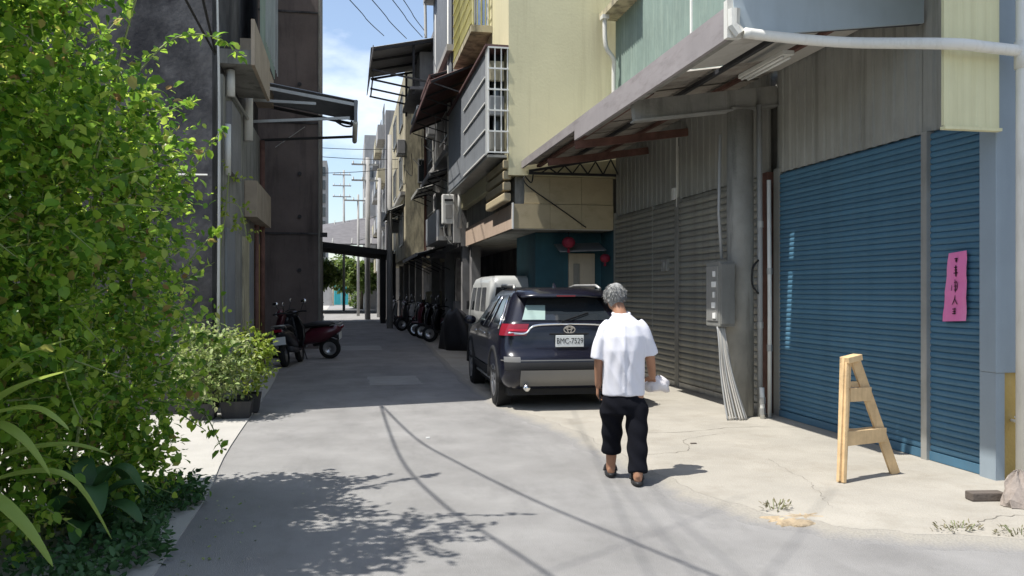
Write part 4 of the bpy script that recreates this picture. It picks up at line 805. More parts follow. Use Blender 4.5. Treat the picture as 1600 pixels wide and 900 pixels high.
MB().loft(stack(RG, zs)).build('body', carpaint, suv, True)
def rear_y(x, z):
    r_ = [p for p in stack(RG, [z])[0] if p[1] < 1.2 and p[0] >= 0]; r_.sort(); return float(np.interp(abs(x), [p[0] for p in r_], [p[1] for p in r_]))
NP = len(rrect(0, 4, .9, .2, .2))
i_rear = list(range(-5, 6)); i_rs = lambda a, b: list(range(a, b)); i_ls = lambda a, b: [-k for k in range(b - 1, a - 1, -1)]
patch(RG, [1.20, 1.25, 1.30, 1.37, 1.44, 1.50], list(range(-6, 7)), .012).build('rear_window', glass, suv, True)
patch(RG, [1.21, 1.25, 1.3, 1.37, 1.40], list(range(-6, -2)), .0165).build('painted_reflection', reflection_paint, suv, True)  # bright reflection on the left of the rear window, painted as a pale skin
for s_ in (1, -1):
    ix = i_rs(13, 17) if s_ > 0 else i_ls(13, 17); patch(RG, [1.14, 1.18, 1.3, 1.44, 1.5], ix, .008).build('side_window', glass, suv, True)
    ix = i_rs(17, 20) if s_ > 0 else i_ls(17, 20); patch(RG, [1.14, 1.18, 1.3, 1.44, 1.5], ix, .008).build('side_window', glass, suv, True)
    ix = i_rs(20, 23) if s_ > 0 else i_ls(20, 23); patch(RG, [1.14, 1.18, 1.3, 1.44, 1.5], ix, .008).build('side_window', glass, suv, True)
    for q in (12, 17, 20):
        S = stack(RG, [1.08, 1.2, 1.3, 1.4, 1.52]); MB().tube([Vector(r_[(q if s_ > 0 else -q) % NP]) + Vector((s_ * .016, 0, 0)) for r_ in S], .014 if q > 12 else .018, 6).build('window_trim', chrome, suv, True)
    ix = i_rs(5, 12) if s_ > 0 else i_ls(5, 12); patch(RG, [1.0, 1.03, 1.07, 1.12, 1.155], ix, .022).build('tail_lamp', redlens, suv, True)
    patch(RG, [1.06, 1.085], i_rs(5, 9) if s_ > 0 else i_ls(5, 9), .034).build('lamp_strip', mat('bright red lens', (.45, .02, .04), rough=.2, bump=0), suv)
    ix = i_rs(12, 25) if s_ > 0 else i_ls(12, 25); patch(RG, [.33, .4, .5], ix, .012).build('sill_cladding', cladding, suv, True)
    ix = i_rs(5, 10) if s_ > 0 else i_ls(5, 10); patch(RG, [.66, .70, .73], ix[1:] if s_ > 0 else ix[:-1], .016).build('bumper_reflector', skid, suv, True)
    for yy in (.92, 3.62): road_wheel(suv, (s_ * .80, yy, .36), s_)
    for yy in (.92, 3.62):
        a0 = [math.pi * k / 14 for k in range(15)]
        MB().tube([(s_ * .885, yy + .45 * math.cos(a), .36 + .44 * math.sin(a)) for a in a0], .05, 8).build('wheel_arch', cladding, suv, True)
        MB().wheel((s_ * .80, yy, .38), (s_, 0, 0), [(-.1, .40), (.095, .42)], 28).wheel((s_ * .80, yy, .38), (s_, 0, 0), [(.09, .42), (.09, .001)], 28).build('wheel_well', blackc, suv)
    MB().tube([(s_ * .62, .85, 1.63), (s_ * .6, 1.0, 1.675), (s_ * .58, 2.2, 1.68), (s_ * .55, 2.4, 1.65)], .022, 8).build('roof_rail', steel, suv, True)
    MB().sphere((s_ * 1.0, 2.95, 1.13), .1, 12, 8, (1.0, .6, .75)).build('door_mirror', carpaint, suv, True)
    for yy in (1.75, 2.75): MB().bar((s_ * .935, yy - .1, .97), (s_ * .935, yy + .1, .98), .025, .03).build('door_handle', chrome, suv, bevel=.006)
    MB().tube([(s_ * .60, -.0, .33), (s_ * .60, .2, .33)], .038, 12).tube([(s_ * .60, -.012, .33), (s_ * .60, .0, .33)], .044, 12).build('exhaust_tip', chrome, suv, True)
    MB().bar((s_ * .84, 1.3, .31), (s_ * .84, 3.2, .31), .05, .03).build('side_step', steel, suv)
# roof spoiler
MB().loft([[(x * .99, y_, z) for x, y_, z in ring] for ring in [[(-.60, .36, 1.50), (-.3, .33, 1.515), (.3, .33, 1.515), (.60, .36, 1.50), (.60, .40, 1.54), (.3, .37, 1.56), (-.3, .37, 1.56), (-.60, .40, 1.54)], [(-.635, .62, 1.55), (-.3, .62, 1.58), (.3, .62, 1.58), (.635, .62, 1.55), (.63, .64, 1.60), (.3, .68, 1.632), (-.3, .68, 1.632), (-.63, .64, 1.60)], [(-.6, .85, 1.57), (-.3, .85, 1.6), (.3, .85, 1.6), (.6, .85, 1.57), (.58, .87, 1.628), (.3, .9, 1.652), (-.3, .9, 1.652), (-.58, .87, 1.628)]]]).build('roof_spoiler', carpaint, suv, True)
MB().bar((-.1, .155, 1.185), (.3, .30, 1.30), .012, .02).build('rear_wiper', blackc, suv)
MB().box(-.13, .13, .318, .329, 1.522, 1.54).build('brake_lamp', redlens, suv)
MB().loft([[(-.018, 1.0, 1.645), (.018, 1.0, 1.645), (.012, 1.16, 1.65), (-.012, 1.16, 1.65)], [(-.006, 1.1, 1.715), (.006, 1.1, 1.715), (.004, 1.15, 1.71), (-.004, 1.15, 1.71)]]).build('roof_antenna', carpaint, suv)
# chrome strip across the tailgate
st = [(x, rear_y(x, z) - .012, z) for x, z in [(-.82, 1.045), (-.66, 1.03), (-.57, 1.05), (-.47, 1.135), (-.2, 1.155), (.2, 1.155), (.47, 1.135), (.57, 1.05), (.66, 1.03), (.82, 1.045)]]
mb = MB(); rr = [[(x, y_ - .012, z - .016), (x, y_ - .03, z - .010), (x, y_ - .03, z + .012), (x, y_ - .012, z + .018)] for x, y_, z in smoothline(st, 4)]; mb.loft(rr).build('chrome_strip', chrome, suv, True)
em = MB()
def ring_pts(cx, cz, rx, rz, w, y_): return [[(cx + (rx + d) * math.cos(t), y_, cz + (rz + d) * math.sin(t)) for t in [2 * math.pi * k / 24 for k in range(24)]] for d in (-w, w)]
for cx, cz, rx, rz in [(0, 1.085, .075, .048), (0, 1.085, .026, .046), (0, 1.102, .05, .018)]:
    a, b = ring_pts(cx, cz, rx, rz, .006, .125); em.loft([a, b, [(x, .16, z) for x, _, z in b]], cap=False)
em.build('emblem', chrome, suv)
pl = MB().box(-.19, .19, .098, .14, .855, 1.01).build('number_plate', platem, suv, bevel=.004)
text_mesh('BMC-7529', .105, blackc, pl, Matrix.Translation((0, .0965, .932)) @ Euler((R(90), 0, 0)).to_matrix().to_4x4(), .001, 'plate_characters', .8)
MB().box(-.26, .26, .105, .16, 1.022, 1.036).build('handle_recess', blackc, suv)
# rear bumper: black cladding with a silver centre plate
patch(RG, [.56, .60, .64, .66], list(range(-9, 10)), .014).build('bumper_cladding', cladding, suv, True)
patch(RG, [.33, .38, .44, .5, .55], list(range(-6, 7)), .03).build('bumper_plate', skid, suv, True)
patch(RG, [.675, .69], list(range(-10, 11)), .012).build('bumper_line', skid, suv)
MB().box(-.8, .8, .3, 4.3, .2, .34).build('underbody', blackc, suv)
suv.location = (2.88, 10.6, .015); suv.rotation_euler = (0, 0, R(-1.6))

van = thing('white_van', 'small white van parked ahead of the navy SUV', 'van')
VG = [(.22, .1, 3.3, .66, .1, .15), (.4, .02, 3.42, .71, .12, .2), (.8, .0, 3.42, .72, .12, .2), (1.05, .0, 3.36, .72, .12, .22), (1.5, .06, 3.1, .69, .12, .22), (1.72, .1, 2.95, .665, .14, .22), (1.86, .16, 2.8, .62, .2, .25), (1.92, .3, 2.6, .5, .2, .2)]
MB().loft(stack(VG, [.22, .3, .4, .6, .8, 1.05, 1.2, 1.35, 1.5, 1.62, 1.72, 1.8, 1.86, 1.9, 1.92])).build('body', vanwhite, van, True)
patch(VG, [1.12, 1.3, 1.5, 1.66], list(range(-6, 7)), .008).build('rear_window', glass, van, True)
for s_ in (1, -1):
    for a, b in ((13, 17), (17, 21), (21, 25)): patch(VG, [1.12, 1.3, 1.5, 1.66], i_rs(a, b) if s_ > 0 else i_ls(a, b), .008).build('side_window', glass, van, True)
    patch(VG, [.8, .9, 1.05], i_rs(7, 11) if s_ > 0 else i_ls(7, 11), .012).build('tail_lamp', redlens, van, True)
    for yy in (.7, 2.7): road_wheel(van, (s_ * .63, yy, .29), s_, .29, .16)
    MB().box(s_ * .74 - .02, s_ * .74 + .1 * s_ + .02, 2.75, 2.85, 1.12, 1.34).build('door_mirror', blackc, van, bevel=.02)
MB().box(-.62, .62, -.05, .04, .3, .48).build('bumper', cladding, van, bevel=.02)
MB().box(-.17, .17, -.01, .006, .56, .7).build('number_plate', platem, van)
MB().bar((-.2, -.005, 1.02), (.2, -.005, 1.02), .02, .03).build('handle', chrome, van)
van.location = (3.72, 17.9, .035)

def scooter(label, paint, box=False, plate=True):
    """local frame: x right, y forward"""
    t = thing('scooter', label, 'scooter', (0, 0, 0), 'scooters parked along the lane')
    for yy in (-.60, .62):
        w_ = MB().wheel((0, yy, .23), (1, 0, 0), [(-.05, .15), (-.055, .2), (-.03, .23), (.03, .23), (.055, .2), (.05, .15), (-.05, .15)], 22).build('wheel', tyre, t, True)
        MB().wheel((0, yy, .23), (1, 0, 0), [(-.03, .15), (-.03, .03), (.03, .03), (.03, .15)], 16).build('rim', rimm, w_, True)
    def sec(y_, z, w, h): return [(w * math.cos(a), y_, z + h * math.sin(a)) for a in [2 * math.pi * k / 12 for k in range(12)]]
    MB().loft([sec(-.86, .66, .05, .04), sec(-.75, .64, .13, .1), (sec(-.5, .56, .19, .19)), sec(-.2, .50, .18, .18), sec(0.0, .40, .15, .12), sec(.1, .36, .13, .08)]).build('rear_body', paint, t, True)
    MB().loft([sec(-.1, .30, .16, .05), sec(.2, .27, .17, .04), sec(.42, .30, .15, .05)]).build('footboard', blackpaint, t, True)
    MB().loft([[(w * x, y_ + c * (1 - x * x), z) for x in (-1, -.6, -.2, .2, .6, 1)] + [(w * x, y_ + c * (1 - x * x) + .05, z) for x in (1, .6, .2, -.2, -.6, -1)] for z, y_, w, c in [(.3, .38, .12, .06), (.5, .42, .2, .1), (.7, .40, .21, .12), (.85, .36, .17, .12), (.95, .33, .12, .1)]]).build('leg_shield', paint, t, True)
    MB().loft([sec(-.72, .74, .09, .04), sec(-.6, .77, .14, .055), sec(-.3, .76, .15, .06), sec(-.02, .70, .12, .06), sec(.04, .66, .08, .03)]).build('seat', seatm, t, True)
    MB().loft([[(x, y_, z + h * s) for x, y_, h in [(-.06, .46, 0), (.06, .46, 0), (.06, .74, 0), (-.06, .74, 0)]] for z, s, in [(.42, 1), (.47, 1)]]).build('front_fender', paint, t, bevel=.02)
    MB().tube([(0, .62, .23), (0, .5, .6), (0, .38, .98)], [.03, .03, .025], 8).build('steering_stem', darksteel, t, True)
    MB().tube(smoothline([(-.34, .22, 1.03), (-.18, .32, 1.04), (0, .36, 1.0), (.18, .32, 1.04), (.34, .22, 1.03)], 3), .016, 8).build('handlebar', blackc, t, True)
    MB().sphere((0, .44, .99), .11, 12, 8, (1.3, .8, .8)).build('handlebar_cover', paint, t, True)
    MB().sphere((0, .52, .97), .07, 12, 8, (1.2, .5, .8)).build('headlight', mat('headlamp lens', (.6, .62, .62), rough=.1, bump=0, spec=.7), t, True)
    for s_ in (-1, 1):
        m_ = MB().tube([(s_ * .2, .32, 1.04), (s_ * .28, .30, 1.2)], .008, 6).build('mirror', darksteel, t); MB().sphere((s_ * .29, .30, 1.24), .06, 12, 8, (1, .3, .75)).build('mirror_head', chrome, m_, True)
    MB().box(-.09, .09, -.90, -.87, .68, .74).build('tail_lamp', redlens, t, bevel=.012)
    if plate: MB().box(-.12, .12, -.842, -.832, .44, .59).build('number_plate', platem, t)
    MB().loft([sec(-.83, .46, .06, .05), sec(-.7, .52, .07, .05), sec(-.5, .52, .07, .05)]).build('rear_fender', blackc, t)
    MB().tube([(.17, -.75, .34), (.16, -.2, .28)], [.06, .045], 10).build('exhaust', darksteel, t, True)
    MB().tube([(-.12, -.05, .28), (-.2, -.15, .02)], .014, 6).build('side_stand', darksteel, t)
    MB().tube(smoothline([(-.1, -.62, .74), (-.12, -.85, .8), (.12, -.85, .8), (.1, -.62, .74)], 3), .014, 6).build('grab_rail', steel, t, True)
    if box: MB().loft([[(x * w, -.82 + .18 * y_ * w / .18, z) for x, y_ in ((-1, -1), (1, -1), (1, 1), (-1, 1))] for z, w in ((.82, .15), (.9, .19), (1.02, .18), (1.08, .12))]).build('top_box', blackpaint, t, bevel=.02)
    return t
def place(t, x, y, rz, lean=-7, z=.0):
    t.scale = (1.1, 1.1, 1.1); t.location = (x, y, z); t.rotation_euler = (0, R(lean), R(rz))
s1 = scooter('black scooter showing its white plate beside the potted shrubs', blackpaint); place(s1, -1.2, 18.9, -10)
s2 = scooter('dark red scooter parked side-on behind the black one', redpaint); place(s2, -1.08, 20.5, 78, -8)
s3 = scooter('pale grey scooter peeking out past the brown end wall', whitescoot); place(s3, -1.15, 33, 10)
s4 = scooter('white scooter standing behind the carport posts', whitescoot, True); place(s4, 2.55, 38.8, 60, z=.04)
s5 = scooter('dark red scooter low under the pale shop awning', redpaint); place(s5, 2.75, 35.4, 70, 8, z=.04)
s6 = scooter('black scooter with top box right of the dark red one', blackpaint, True); place(s6, 2.95, 30.6, 65, 8, z=.04)
s7 = scooter('black scooter nearest the tarpaulin heap', blackpaint); place(s7, 3.0, 27.2, 70, 8, z=.04)
for k, (x_, y_, rz_, pm__, lb) in enumerate([(2.72, 33.2, 105, blackpaint, 'black scooter between the two dark red ones under the pale awning'), (3.05, 25.4, 62, blackpaint, 'black scooter pushed in behind the tarpaulin heap'), (2.95, 28.9, 82, redpaint, 'dark red scooter in the middle of the arcade row'), (3.3, 37.2, 95, whitescoot, 'white scooter deepest inside the arcade row')]):
    place(scooter(lb, pm__, k == 1), x_, y_, rz_, 8, .04)
tm_ = thing('covered_motorbike', 'motorbike under a black tarpaulin left of the white van', 'motorbike', (3.0, 23.0, .035))
rings = []
for z, a, b in [(.035, .52, .95), (.3, .48, .9), (.6, .42, .82), (.85, .34, .66), (1.0, .26, .45), (1.1, .14, .22)]:
    rings.append([(2.98 + a * math.cos(q) * (1 + .12 * math.sin(5 * q + z * 3)) - .12 * z, 22.7 + b * math.sin(q) * (1 + .1 * math.sin(4 * q)) - .2 * z, z + .05 * math.sin(3 * q) * (z > .1)) for q in [2 * math.pi * k / 28 for k in range(28)]])
MB().loft(rings).build('tarpaulin', tarp, tm_, True)
for yy in (22.05, 23.4): MB().wheel((2.95, yy, .3), (1, 0, 0), [(-.06, .2), (-.06, .27), (0, .3), (.06, .27), (.06, .2), (-.06, .2)], 20).build('wheel', tyre, tm_, True)
for k, (x_, y_, h_, m_, lb) in enumerate([(3.45, 25.2, 1.3, midgrey, 'grey cabinet against the arcade pillar behind the tarpaulin'), (3.3, 33.0, 1.6, cornice, 'pale crate stack behind the row of scooters'), (3.6, 36.5, 1.5, palegrey, 'white appliance in the arcade of the cream house')]):
    t = thing('cabinet', lb, 'cabinet', (x_, y_, .03)); MB().box(x_ - .3, x_ + .3, y_ - .3, y_ + .3, .05, h_).build('carcass', m_, t, bevel=.015); MB().box(x_ - .27, x_ + .27, y_ - .325, y_ - .302, .1, h_ - .05).build('door', m_, t, bevel=.008); MB().box(x_ + .18, x_ + .21, y_ - .345, y_ - .326, h_ * .5, h_ * .62).build('handle', steel, t)

# ------------------------------------------------------------------ walking person (local: x right, y forward)
pn = thing('person', 'grey-haired person in white short-sleeved shirt and dark trousers walking away', 'person')
def limb(mb, pts, rads, n=12): return mb.tube(smoothline(pts, 4), list(np.interp(np.linspace(0, len(rads) - 1, (len(pts) - 1) * 4 + 1), range(len(rads)), rads)), n)
bd = MB()
hc = Vector((-.065, .135, 1.545))                                     # head, bowed forward and a little left
bd.sphere(hc, .096, 16, 12, (.78, .98, 1.08)); bd.sphere(hc + Vector((-.005, .055, -.05)), .065, 12, 8, (.85, .9, 1))
bd.sphere(hc + Vector((-.01, .108, -.02)), .016, 8, 6, (.8, 1.2, 1.4)); bd.sphere(hc + Vector((-.012, .088, -.062)), .022, 8, 6, (1.3, .6, .5))
for s_ in (-1, 1): bd.sphere(hc + Vector((s_ * .079, -.005, -.015)), .024, 8, 6, (.4, .8, 1.25)); bd.sphere(hc + Vector((s_ * .032 - .005, .082, .012)), .014, 8, 6)
limb(bd, [(-.01, .03, 1.30), (-.03, .06, 1.42), (-.055, .11, 1.5)], [.075, .058, .055])
limb(bd, [(0, 0, .75), (0, 0, 1.0), (0, .02, 1.25), (-.005, .03, 1.36)], [.1, .1, .11, .075])
limb(bd, [(-.145, .015, 1.26), (-.205, -.0, 1.06), (-.21, .05, .84), (-.213, .075, .78)], [.036, .042, .034, .027]); limb(bd, [(.148, .015, 1.26), (.215, .02, 1.08), (.25, .13, .90), (.262, .19, .855)], [.036, .044, .036, .028])
def hand(mb, w, d, side, curl, thumb):
    w, d, side, curl = Vector(w), Vector(d).normalized(), Vector(side).normalized(), Vector(curl).normalized(); pm = w + d * .05
    mb.loft([[w + d * a + side * (x * hw) + curl * (y_ * .013) for x, y_ in ((-1, -1), (1, -1), (1, 1), (-1, 1))] for a, hw in ((0, .022), (.03, .034), (.075, .04), (.092, .036))])
    for k, ln in enumerate((.068, .078, .073, .056)):
        b = w + d * .085 + side * (-.029 + k * .0195); mb.tube([b, b + d * ln * .4 + curl * .012, b + d * ln * .6 + curl * .04, b + d * ln * .5 + curl * .062], [.0092, .0088, .0082, .007], 7)
    b = w + d * .025 + side * (thumb * .032); mb.tube([b, b + side * thumb * .028 + d * .025 + curl * .01, b + side * thumb * .03 + d * .055 + curl * .03], [.012, .0105, .008], 7)
hand(bd, (-.213, .08, .79), (.03, .12, -1), (.25, 1, .1), (1, -.2, 0), 1); hand(bd, (.262, .195, .852), (.0, .75, -.55), (-.85, .3, .3), (0, -.3, -1), 1)
for (kx, ky, ax, ay) in ((-.085, .10, -.10, .16), (.10, -.02, .105, -.16)):
    limb(bd, [(kx * .9, 0, .8), (kx, ky, .45), (ax, ay - .01, .10), (ax, ay, .05)], [.085, .06, .042, .036])
    limb(bd, [(ax, ay - .05, .045), (ax, ay + .05, .045), (ax - .005, ay + .15, .032), (ax - .005, ay + .18, .028)], [.032, .036, .034, .02])
remesh(bd, 'body', skinm, pn, .0075, 4)
hr = MB().sphere(hc + Vector((0, -.012, .03)), .105, 18, 12, (.82, .96, .92)); hr.sphere(hc + Vector((0, -.05, -.02)), .07, 14, 10, (1.0, .7, 1))
remesh(hr, 'hair', hairm, pn, .009, 3, lambda c: (.003 * math.sin(c.x * 190 + c.z * 60), .003 * math.sin(c.y * 170), .003 * math.sin(c.z * 150 + c.x * 70)))
sh_ = MB(); sh_.ell([((0, 0.01, .715), .178, .125, 0), ((0, .01, .80), .178, .128, 0), ((0, .0, .95), .175, .13, 0), ((0, -.01, 1.10), .182, .132, 0), ((0, .0, 1.22), .186, .128, 0), ((0, .015, 1.31), .155, .11, 0), ((-.005, .03, 1.365), .11, .085, 0), ((-.015, .045, 1.41), .066, .066, 0)], 28)
limb(sh_, [(-.11, .02, 1.325), (-.155, .01, 1.265), (-.2, .0, 1.13), (-.222, -.0, 1.02)], [.055, .062, .062, .066], 16); limb(sh_, [(.11, .02, 1.325), (.158, .01, 1.265), (.207, .02, 1.14), (.228, .035, 1.06)], [.055, .062, .063, .068], 16)
def folds(c):
    b = math.exp(-((c.x + .0) / .012) ** 2) * (1 if .74 < c.z < 1.32 and c.y < 0 else 0)
    f_ = math.sin(c.x * 62 + math.sin(c.z * 9) * 1.5) * .0045 * max(0, min(1, (1.34 - c.z) * 3)) * (1 if c.y < .03 else .6)
    g = (abs(math.sin(c.z * 17 + c.x * 14 + 2 * math.sin(c.x * 9))) - .5) * .007 + (abs(math.sin(c.x * 26 + c.z * 7)) - .5) * .005
    return (g * .6 * (1 if c.x > 0 else -1), -b * .007 + f_ + g, .003 * math.sin(c.x * 45 + c.y * 30))
P = []; D = []
for _ in range(1500):
    d = rng.normal(0, 1, 3); d /= np.linalg.norm(d)
    if d[2] < -.55 or (d[1] > .45 and d[2] < .35): continue
    P.append(np.array(hc) + np.array((0, -.014, .026)) + d * np.array((.084, .098, .094))); D.append((d[0] * .7, d[1] * .6 - .4, d[2] * .5 - .7))
leaves(P, D, .032, hairm, 'hair_strands', pn, .16, .2, .25)
so = remesh(sh_, 'shirt', shirtm, pn, .009, 5, folds)
cr = [(-.018 + .068 * math.cos(a), .05 + .066 * math.sin(a), 1.404 + .012 * math.sin(a)) for a in [2 * math.pi * k / 20 for k in range(21)]]
MB().tube(cr, .016, 8, False).build('collar', shirtm, so, True)
tr = MB(); tr.ell([((0, 0, .84), .14, .085, 0), ((0, 0, .76), .15, .09, 0), ((0, .0, .705), .165, .105, 0), ((0, .0, .64), .185, .122, 0), ((0, .01, .56), .19, .125, 0)], 24)
limb(tr, [(-.085, .0, .68), (-.098, .035, .6), (-.092, .10, .42), (-.098, .14, .2)], [.085, .104, .09, .082], 18); limb(tr, [(.085, .0, .68), (.105, -.0, .6), (.108, -.05, .4), (.108, -.145, .085)], [.085, .103, .089, .078], 18)
remesh(tr, 'trousers', trouserm, pn, .011, 4, lambda c: (.006 * math.sin(c.z * 38 + c.x * 20), .005 * math.sin(c.z * 44 + c.x * 40), 0))
for ax, ay, nm in ((-.10, .16, 'slipper'), (.105, -.16, 'slipper')):
    rs_ = []
    for z, g in ((.0, 1), (.022, 1.02), (.028, .97)):
        rs_.append([(ax + g * .052 * math.sin(q) * (1 + .12 * math.cos(q)), ay + .05 + g * .135 * math.cos(q), z) for q in [2 * math.pi * k / 20 for k in range(20)]])
    s_ = MB().loft(rs_).build('slipper', shoem, pn, True)
    MB().tube(smoothline([(ax - .05, ay + .08, .02), (ax - .03, ay + .09, .072), (ax + .03, ay + .09, .072), (ax + .05, ay + .08, .02)], 4), .016, 8).build('strap', shoem, s_, True)
pn.location = (2.29, 6.75, .012); pn.rotation_euler = (0, 0, R(-15)); pm_ = Matrix.Translation(pn.location) @ Euler((0, 0, R(-15))).to_matrix().to_4x4()
pb = thing('plastic_bag', 'crumpled white plastic bag held low in the walking person\'s right hand', 'bag')
rg = []
for z, a in ((.72, .08), (.73, .1), (.77, .105), (.80, .095), (.83, .065), (.85, .03)):
    rg.append([(.315 + a * math.cos(q) * (1 + .13 * math.sin(5 * q + z * 40)), (.285 + a * .8 * math.sin(q)) * (1 + .06 * math.sin(4 * q + z * 60)), z + .012 * math.sin(3 * q)) for q in [2 * math.pi * k / 22 for k in range(22)]])
MB().loft(rg).build('bag_body', plasticbag, pb, True); MB().tube([(.295, .27, .84), (.28, .26, .875), (.275, .29, .87), (.30, .31, .84)], .008, 6).build('bag_handle', plasticbag, pb, True)
pb.matrix_world = pm_
ph = thing('phone', 'small dark phone held in the walking person\'s left hand', 'phone')
MB().box(-.205, -.193, .055, .125, .655, .76).build('case', blackc, ph, bevel=.003); MB().box(-.1925, -.1915, .06, .12, .662, .753).build('screen', glass, ph); ph.matrix_world = pm_

# ------------------------------------------------------------------ wooden A-frame stand
aw_ = thing('wooden_stand', 'bare pine A-frame stand on the forecourt before the blue shutter', 'stand', (4.25, 6.35, .035))
def plank(a, b, w, t, up, name='leg', m=wood): return MB().bar(a, b, w, t, up).build(name, m, aw_, bevel=.004)
Z0 = .035
plank((3.98, 6.2, Z0), (4.10, 6.34, 1.05), .085, .03, (1, .15, 0)); plank((4.62, 6.40, Z0), (4.20, 6.36, 1.05), .085, .03, (0, 1, 0)); plank((3.99, 6.52, Z0), (4.10, 6.40, 1.05), .085, .03, (1, -.1, 0)) if False else None
plank((3.98, 6.2, Z0 + .01), (4.115, 6.335, 1.04), .03, .085, (.9, .2, 0), 'leg_back_board')
plank((4.08, 6.315, 1.03), (4.23, 6.345, 1.055), .10, .05, (0, 0, 1), 'top_block')
plank((4.115, 6.30, .74), (4.345, 6.345, .74), .03, .115, (0, 0, 1), 'cross_rail'); plank((4.045, 6.245, .385), (4.50, 6.365, .385), .03, .12, (0, 0, 1), 'cross_rail'); plank((4.085, 6.33, .42), (4.42, 6.42, .42), .028, .05, (0, 0, 1), 'rear_rail')
plank((4.12, 6.36, .82), (4.26, 6.38, .82), .028, .05, (0, 0, 1), 'rear_rail')

# ------------------------------------------------------------------ loose things on the right
bk = MB().box(4.58, 4.84, 5.42, 5.52, .036, .10).build('timber_offcut', woodgrey, None, bevel=.01); bk.rotation_euler = (0, 0, R(-8)); tag(bk, 'short dark timber offcut lying by the blue corner pillar', 'timber')
rg = []
for z, a in ((.036, .06), (.04, .115), (.08, .125), (.13, .105), (.18, .085), (.22, .06), (.25, .035), (.262, .012)):
    rg.append([(4.80 + .5 * (z - .04) + a * math.cos(q) * (1 + .22 * math.sin(3 * q + 30 * z) + .12 * math.sin(7 * q - 20 * z)), 5.26 + .5 * (z - .04) + .75 * a * math.sin(q) * (1 + .2 * math.sin(4 * q + 17 * z)), z + (.018 * math.sin(5 * q + 9 * z) if z > .05 else 0)) for q in [2 * math.pi * k / 30 for k in range(30)]])
sk = MB().loft(rg).build('cloth_sack', mat('dusty pink sack', (.27, .23, .2), rough=.9, var=.25, scale=9, bump=.6, bscale=25, grime=.6, gcol=(.17, .13, .1), gscale=(5, 5, 5)), None)
tag(sk, 'slumped pale sack leaning at the foot of the white downpipe', 'sack')
tag(MB().box(3.46, 3.52, 8.05, 8.08, .036, .045).build('litter_scrap', woodgrey, None), 'tiny brown scrap on the forecourt left of the wooden stand', 'litter')
tag(MB().box(.83, .87, 9.1, 9.13, .001, .012).build('paper_scrap', white, None), 'tiny white paper scrap on the sunlit road', 'litter')
def weeds(name, label, c, rad, n, size, m=weed_leaf):
    t = thing(name, label, 'weeds', c); P = []; D = []
    for _ in range(n):
        a = random.uniform(0, 6.28); r_ = rad * math.sqrt(random.random()); h = random.uniform(0, size * 1.2)
        P.append((c[0] + r_ * math.cos(a) * 1.6, c[1] + r_ * math.sin(a) * .6, c[2] + h)); D.append((math.cos(a), math.sin(a), 1.0))
    leaves(P, D, size, m, 'foliage', t, .3, .2); mb = MB()
    for _ in range(max(4, n // 12)):
        a = random.uniform(0, 6.28); mb.tube([(c[0] + rad * .6 * math.cos(a), c[1] + rad * .3 * math.sin(a), c[2]), (c[0] + rad * math.cos(a), c[1] + rad * .5 * math.sin(a), c[2] + size * 1.5)], .003, 4)
    mb.build('stem', stemm, t)['kind'] = 'stuff'; return t
weeds('weed_tuft', 'dry weed tuft at the slab edge between sand and corner pillar', (3.95, 4.82, .03), .12, 70, .035); weeds('weed_tuft', 'weed tuft by the white downpipe at the right edge', (4.3, 4.68, .03), .12, 60, .035); weeds('weed_tuft', 'few weeds growing at the left end of the sand patch', (3.02, 5.52, .035), .07, 30, .045)

# ------------------------------------------------------------------ plants on the left
sb = thing('large_shrub', 'large overgrown green shrub filling the left edge of the picture', 'shrub', (-1.9, 5.9, 0))
blobs = [(-2.2, 6.0, 3.25, .45, .5, .42), (-1.9, 6.2, 2.98, .4, .45, .36), (-1.58, 6.6, 2.66, .34, .4, .3), (-1.4, 6.9, 2.62, .22, .3, .28), (-2.0, 5.6, 2.5, .4, .4, .45), (-1.62, 6.2, 2.25, .4, .42, .42), (-1.42, 6.9, 2.2, .3, .4, .34), (-1.9, 5.6, 1.75, .4, .4, .45), (-1.58, 6.2, 1.65, .42, .45, .45), (-1.42, 6.95, 1.45, .34, .4, .36),
         (-1.8, 5.7, 1.1, .42, .4, .4), (-1.5, 6.4, .95, .38, .42, .4), (-1.36, 6.9, .68, .28, .4, .32), (-1.95, 5.4, .7, .35, .35, .35), (-1.62, 6.2, .38, .4, .42, .32), (-1.42, 6.6, .2, .3, .36, .18), (-2.6, 6.0, 2.9, .5, .6, .7), (-2.5, 5.2, 3.2, .5, .6, .5), (-2.1, 4.9, 3.75, .4, .5, .35), (-1.75, 5.6, 3.62, .38, .45, .3), (-1.3, 5.2, 3.95, .3, .4, .22), (-2.4, 5.5, 1.6, .5, .5, 1.0), (-2.3, 6.5, 1.3, .5, .5, 1.0), (-1.75, 7.0, 1.0, .35, .4, .7)]
blobs = [(b[0] - .13, b[1], b[2]) + tuple(q * .92 for q in b[3:]) for b in blobs]
blobs += [(-2.3, 4.9, 2.6, .4, .4, .5), (-2.2, 4.8, 1.9, .4, .4, .5), (-2.15, 4.9, 1.2, .4, .4, .45), (-2.1, 5.2, .5, .4, .4, .4), (-2.0, 6.6, 2.3, .5, .4, .6), (-1.9, 6.7, .5, .4, .4, .4), (-1.68, 5.1, 2.85, .3, .4, .36), (-1.62, 5.2, 2.2, .3, .4, .4), (-1.72, 4.9, 3.5, .34, .45, .36), (-1.62, 6.1, 2.85, .25, .3, .25), (-1.75, 5.2, 1.5, .26, .35, .4)]
P, D, tw = clump(blobs, 82, .3, 8); leaves(P, D, .07, bush_leaf, 'foliage', sb, .68, .4, .5)
P, D, tw2 = clump(blobs, 60, .2, 9); leaves(P, D, .045, bush_leaf, 'small_foliage', sb, .6, .3, .5)
mb = MB()
for a, b in tw[::5]: mb.tube([a, b], [.006, .002], 4, False)
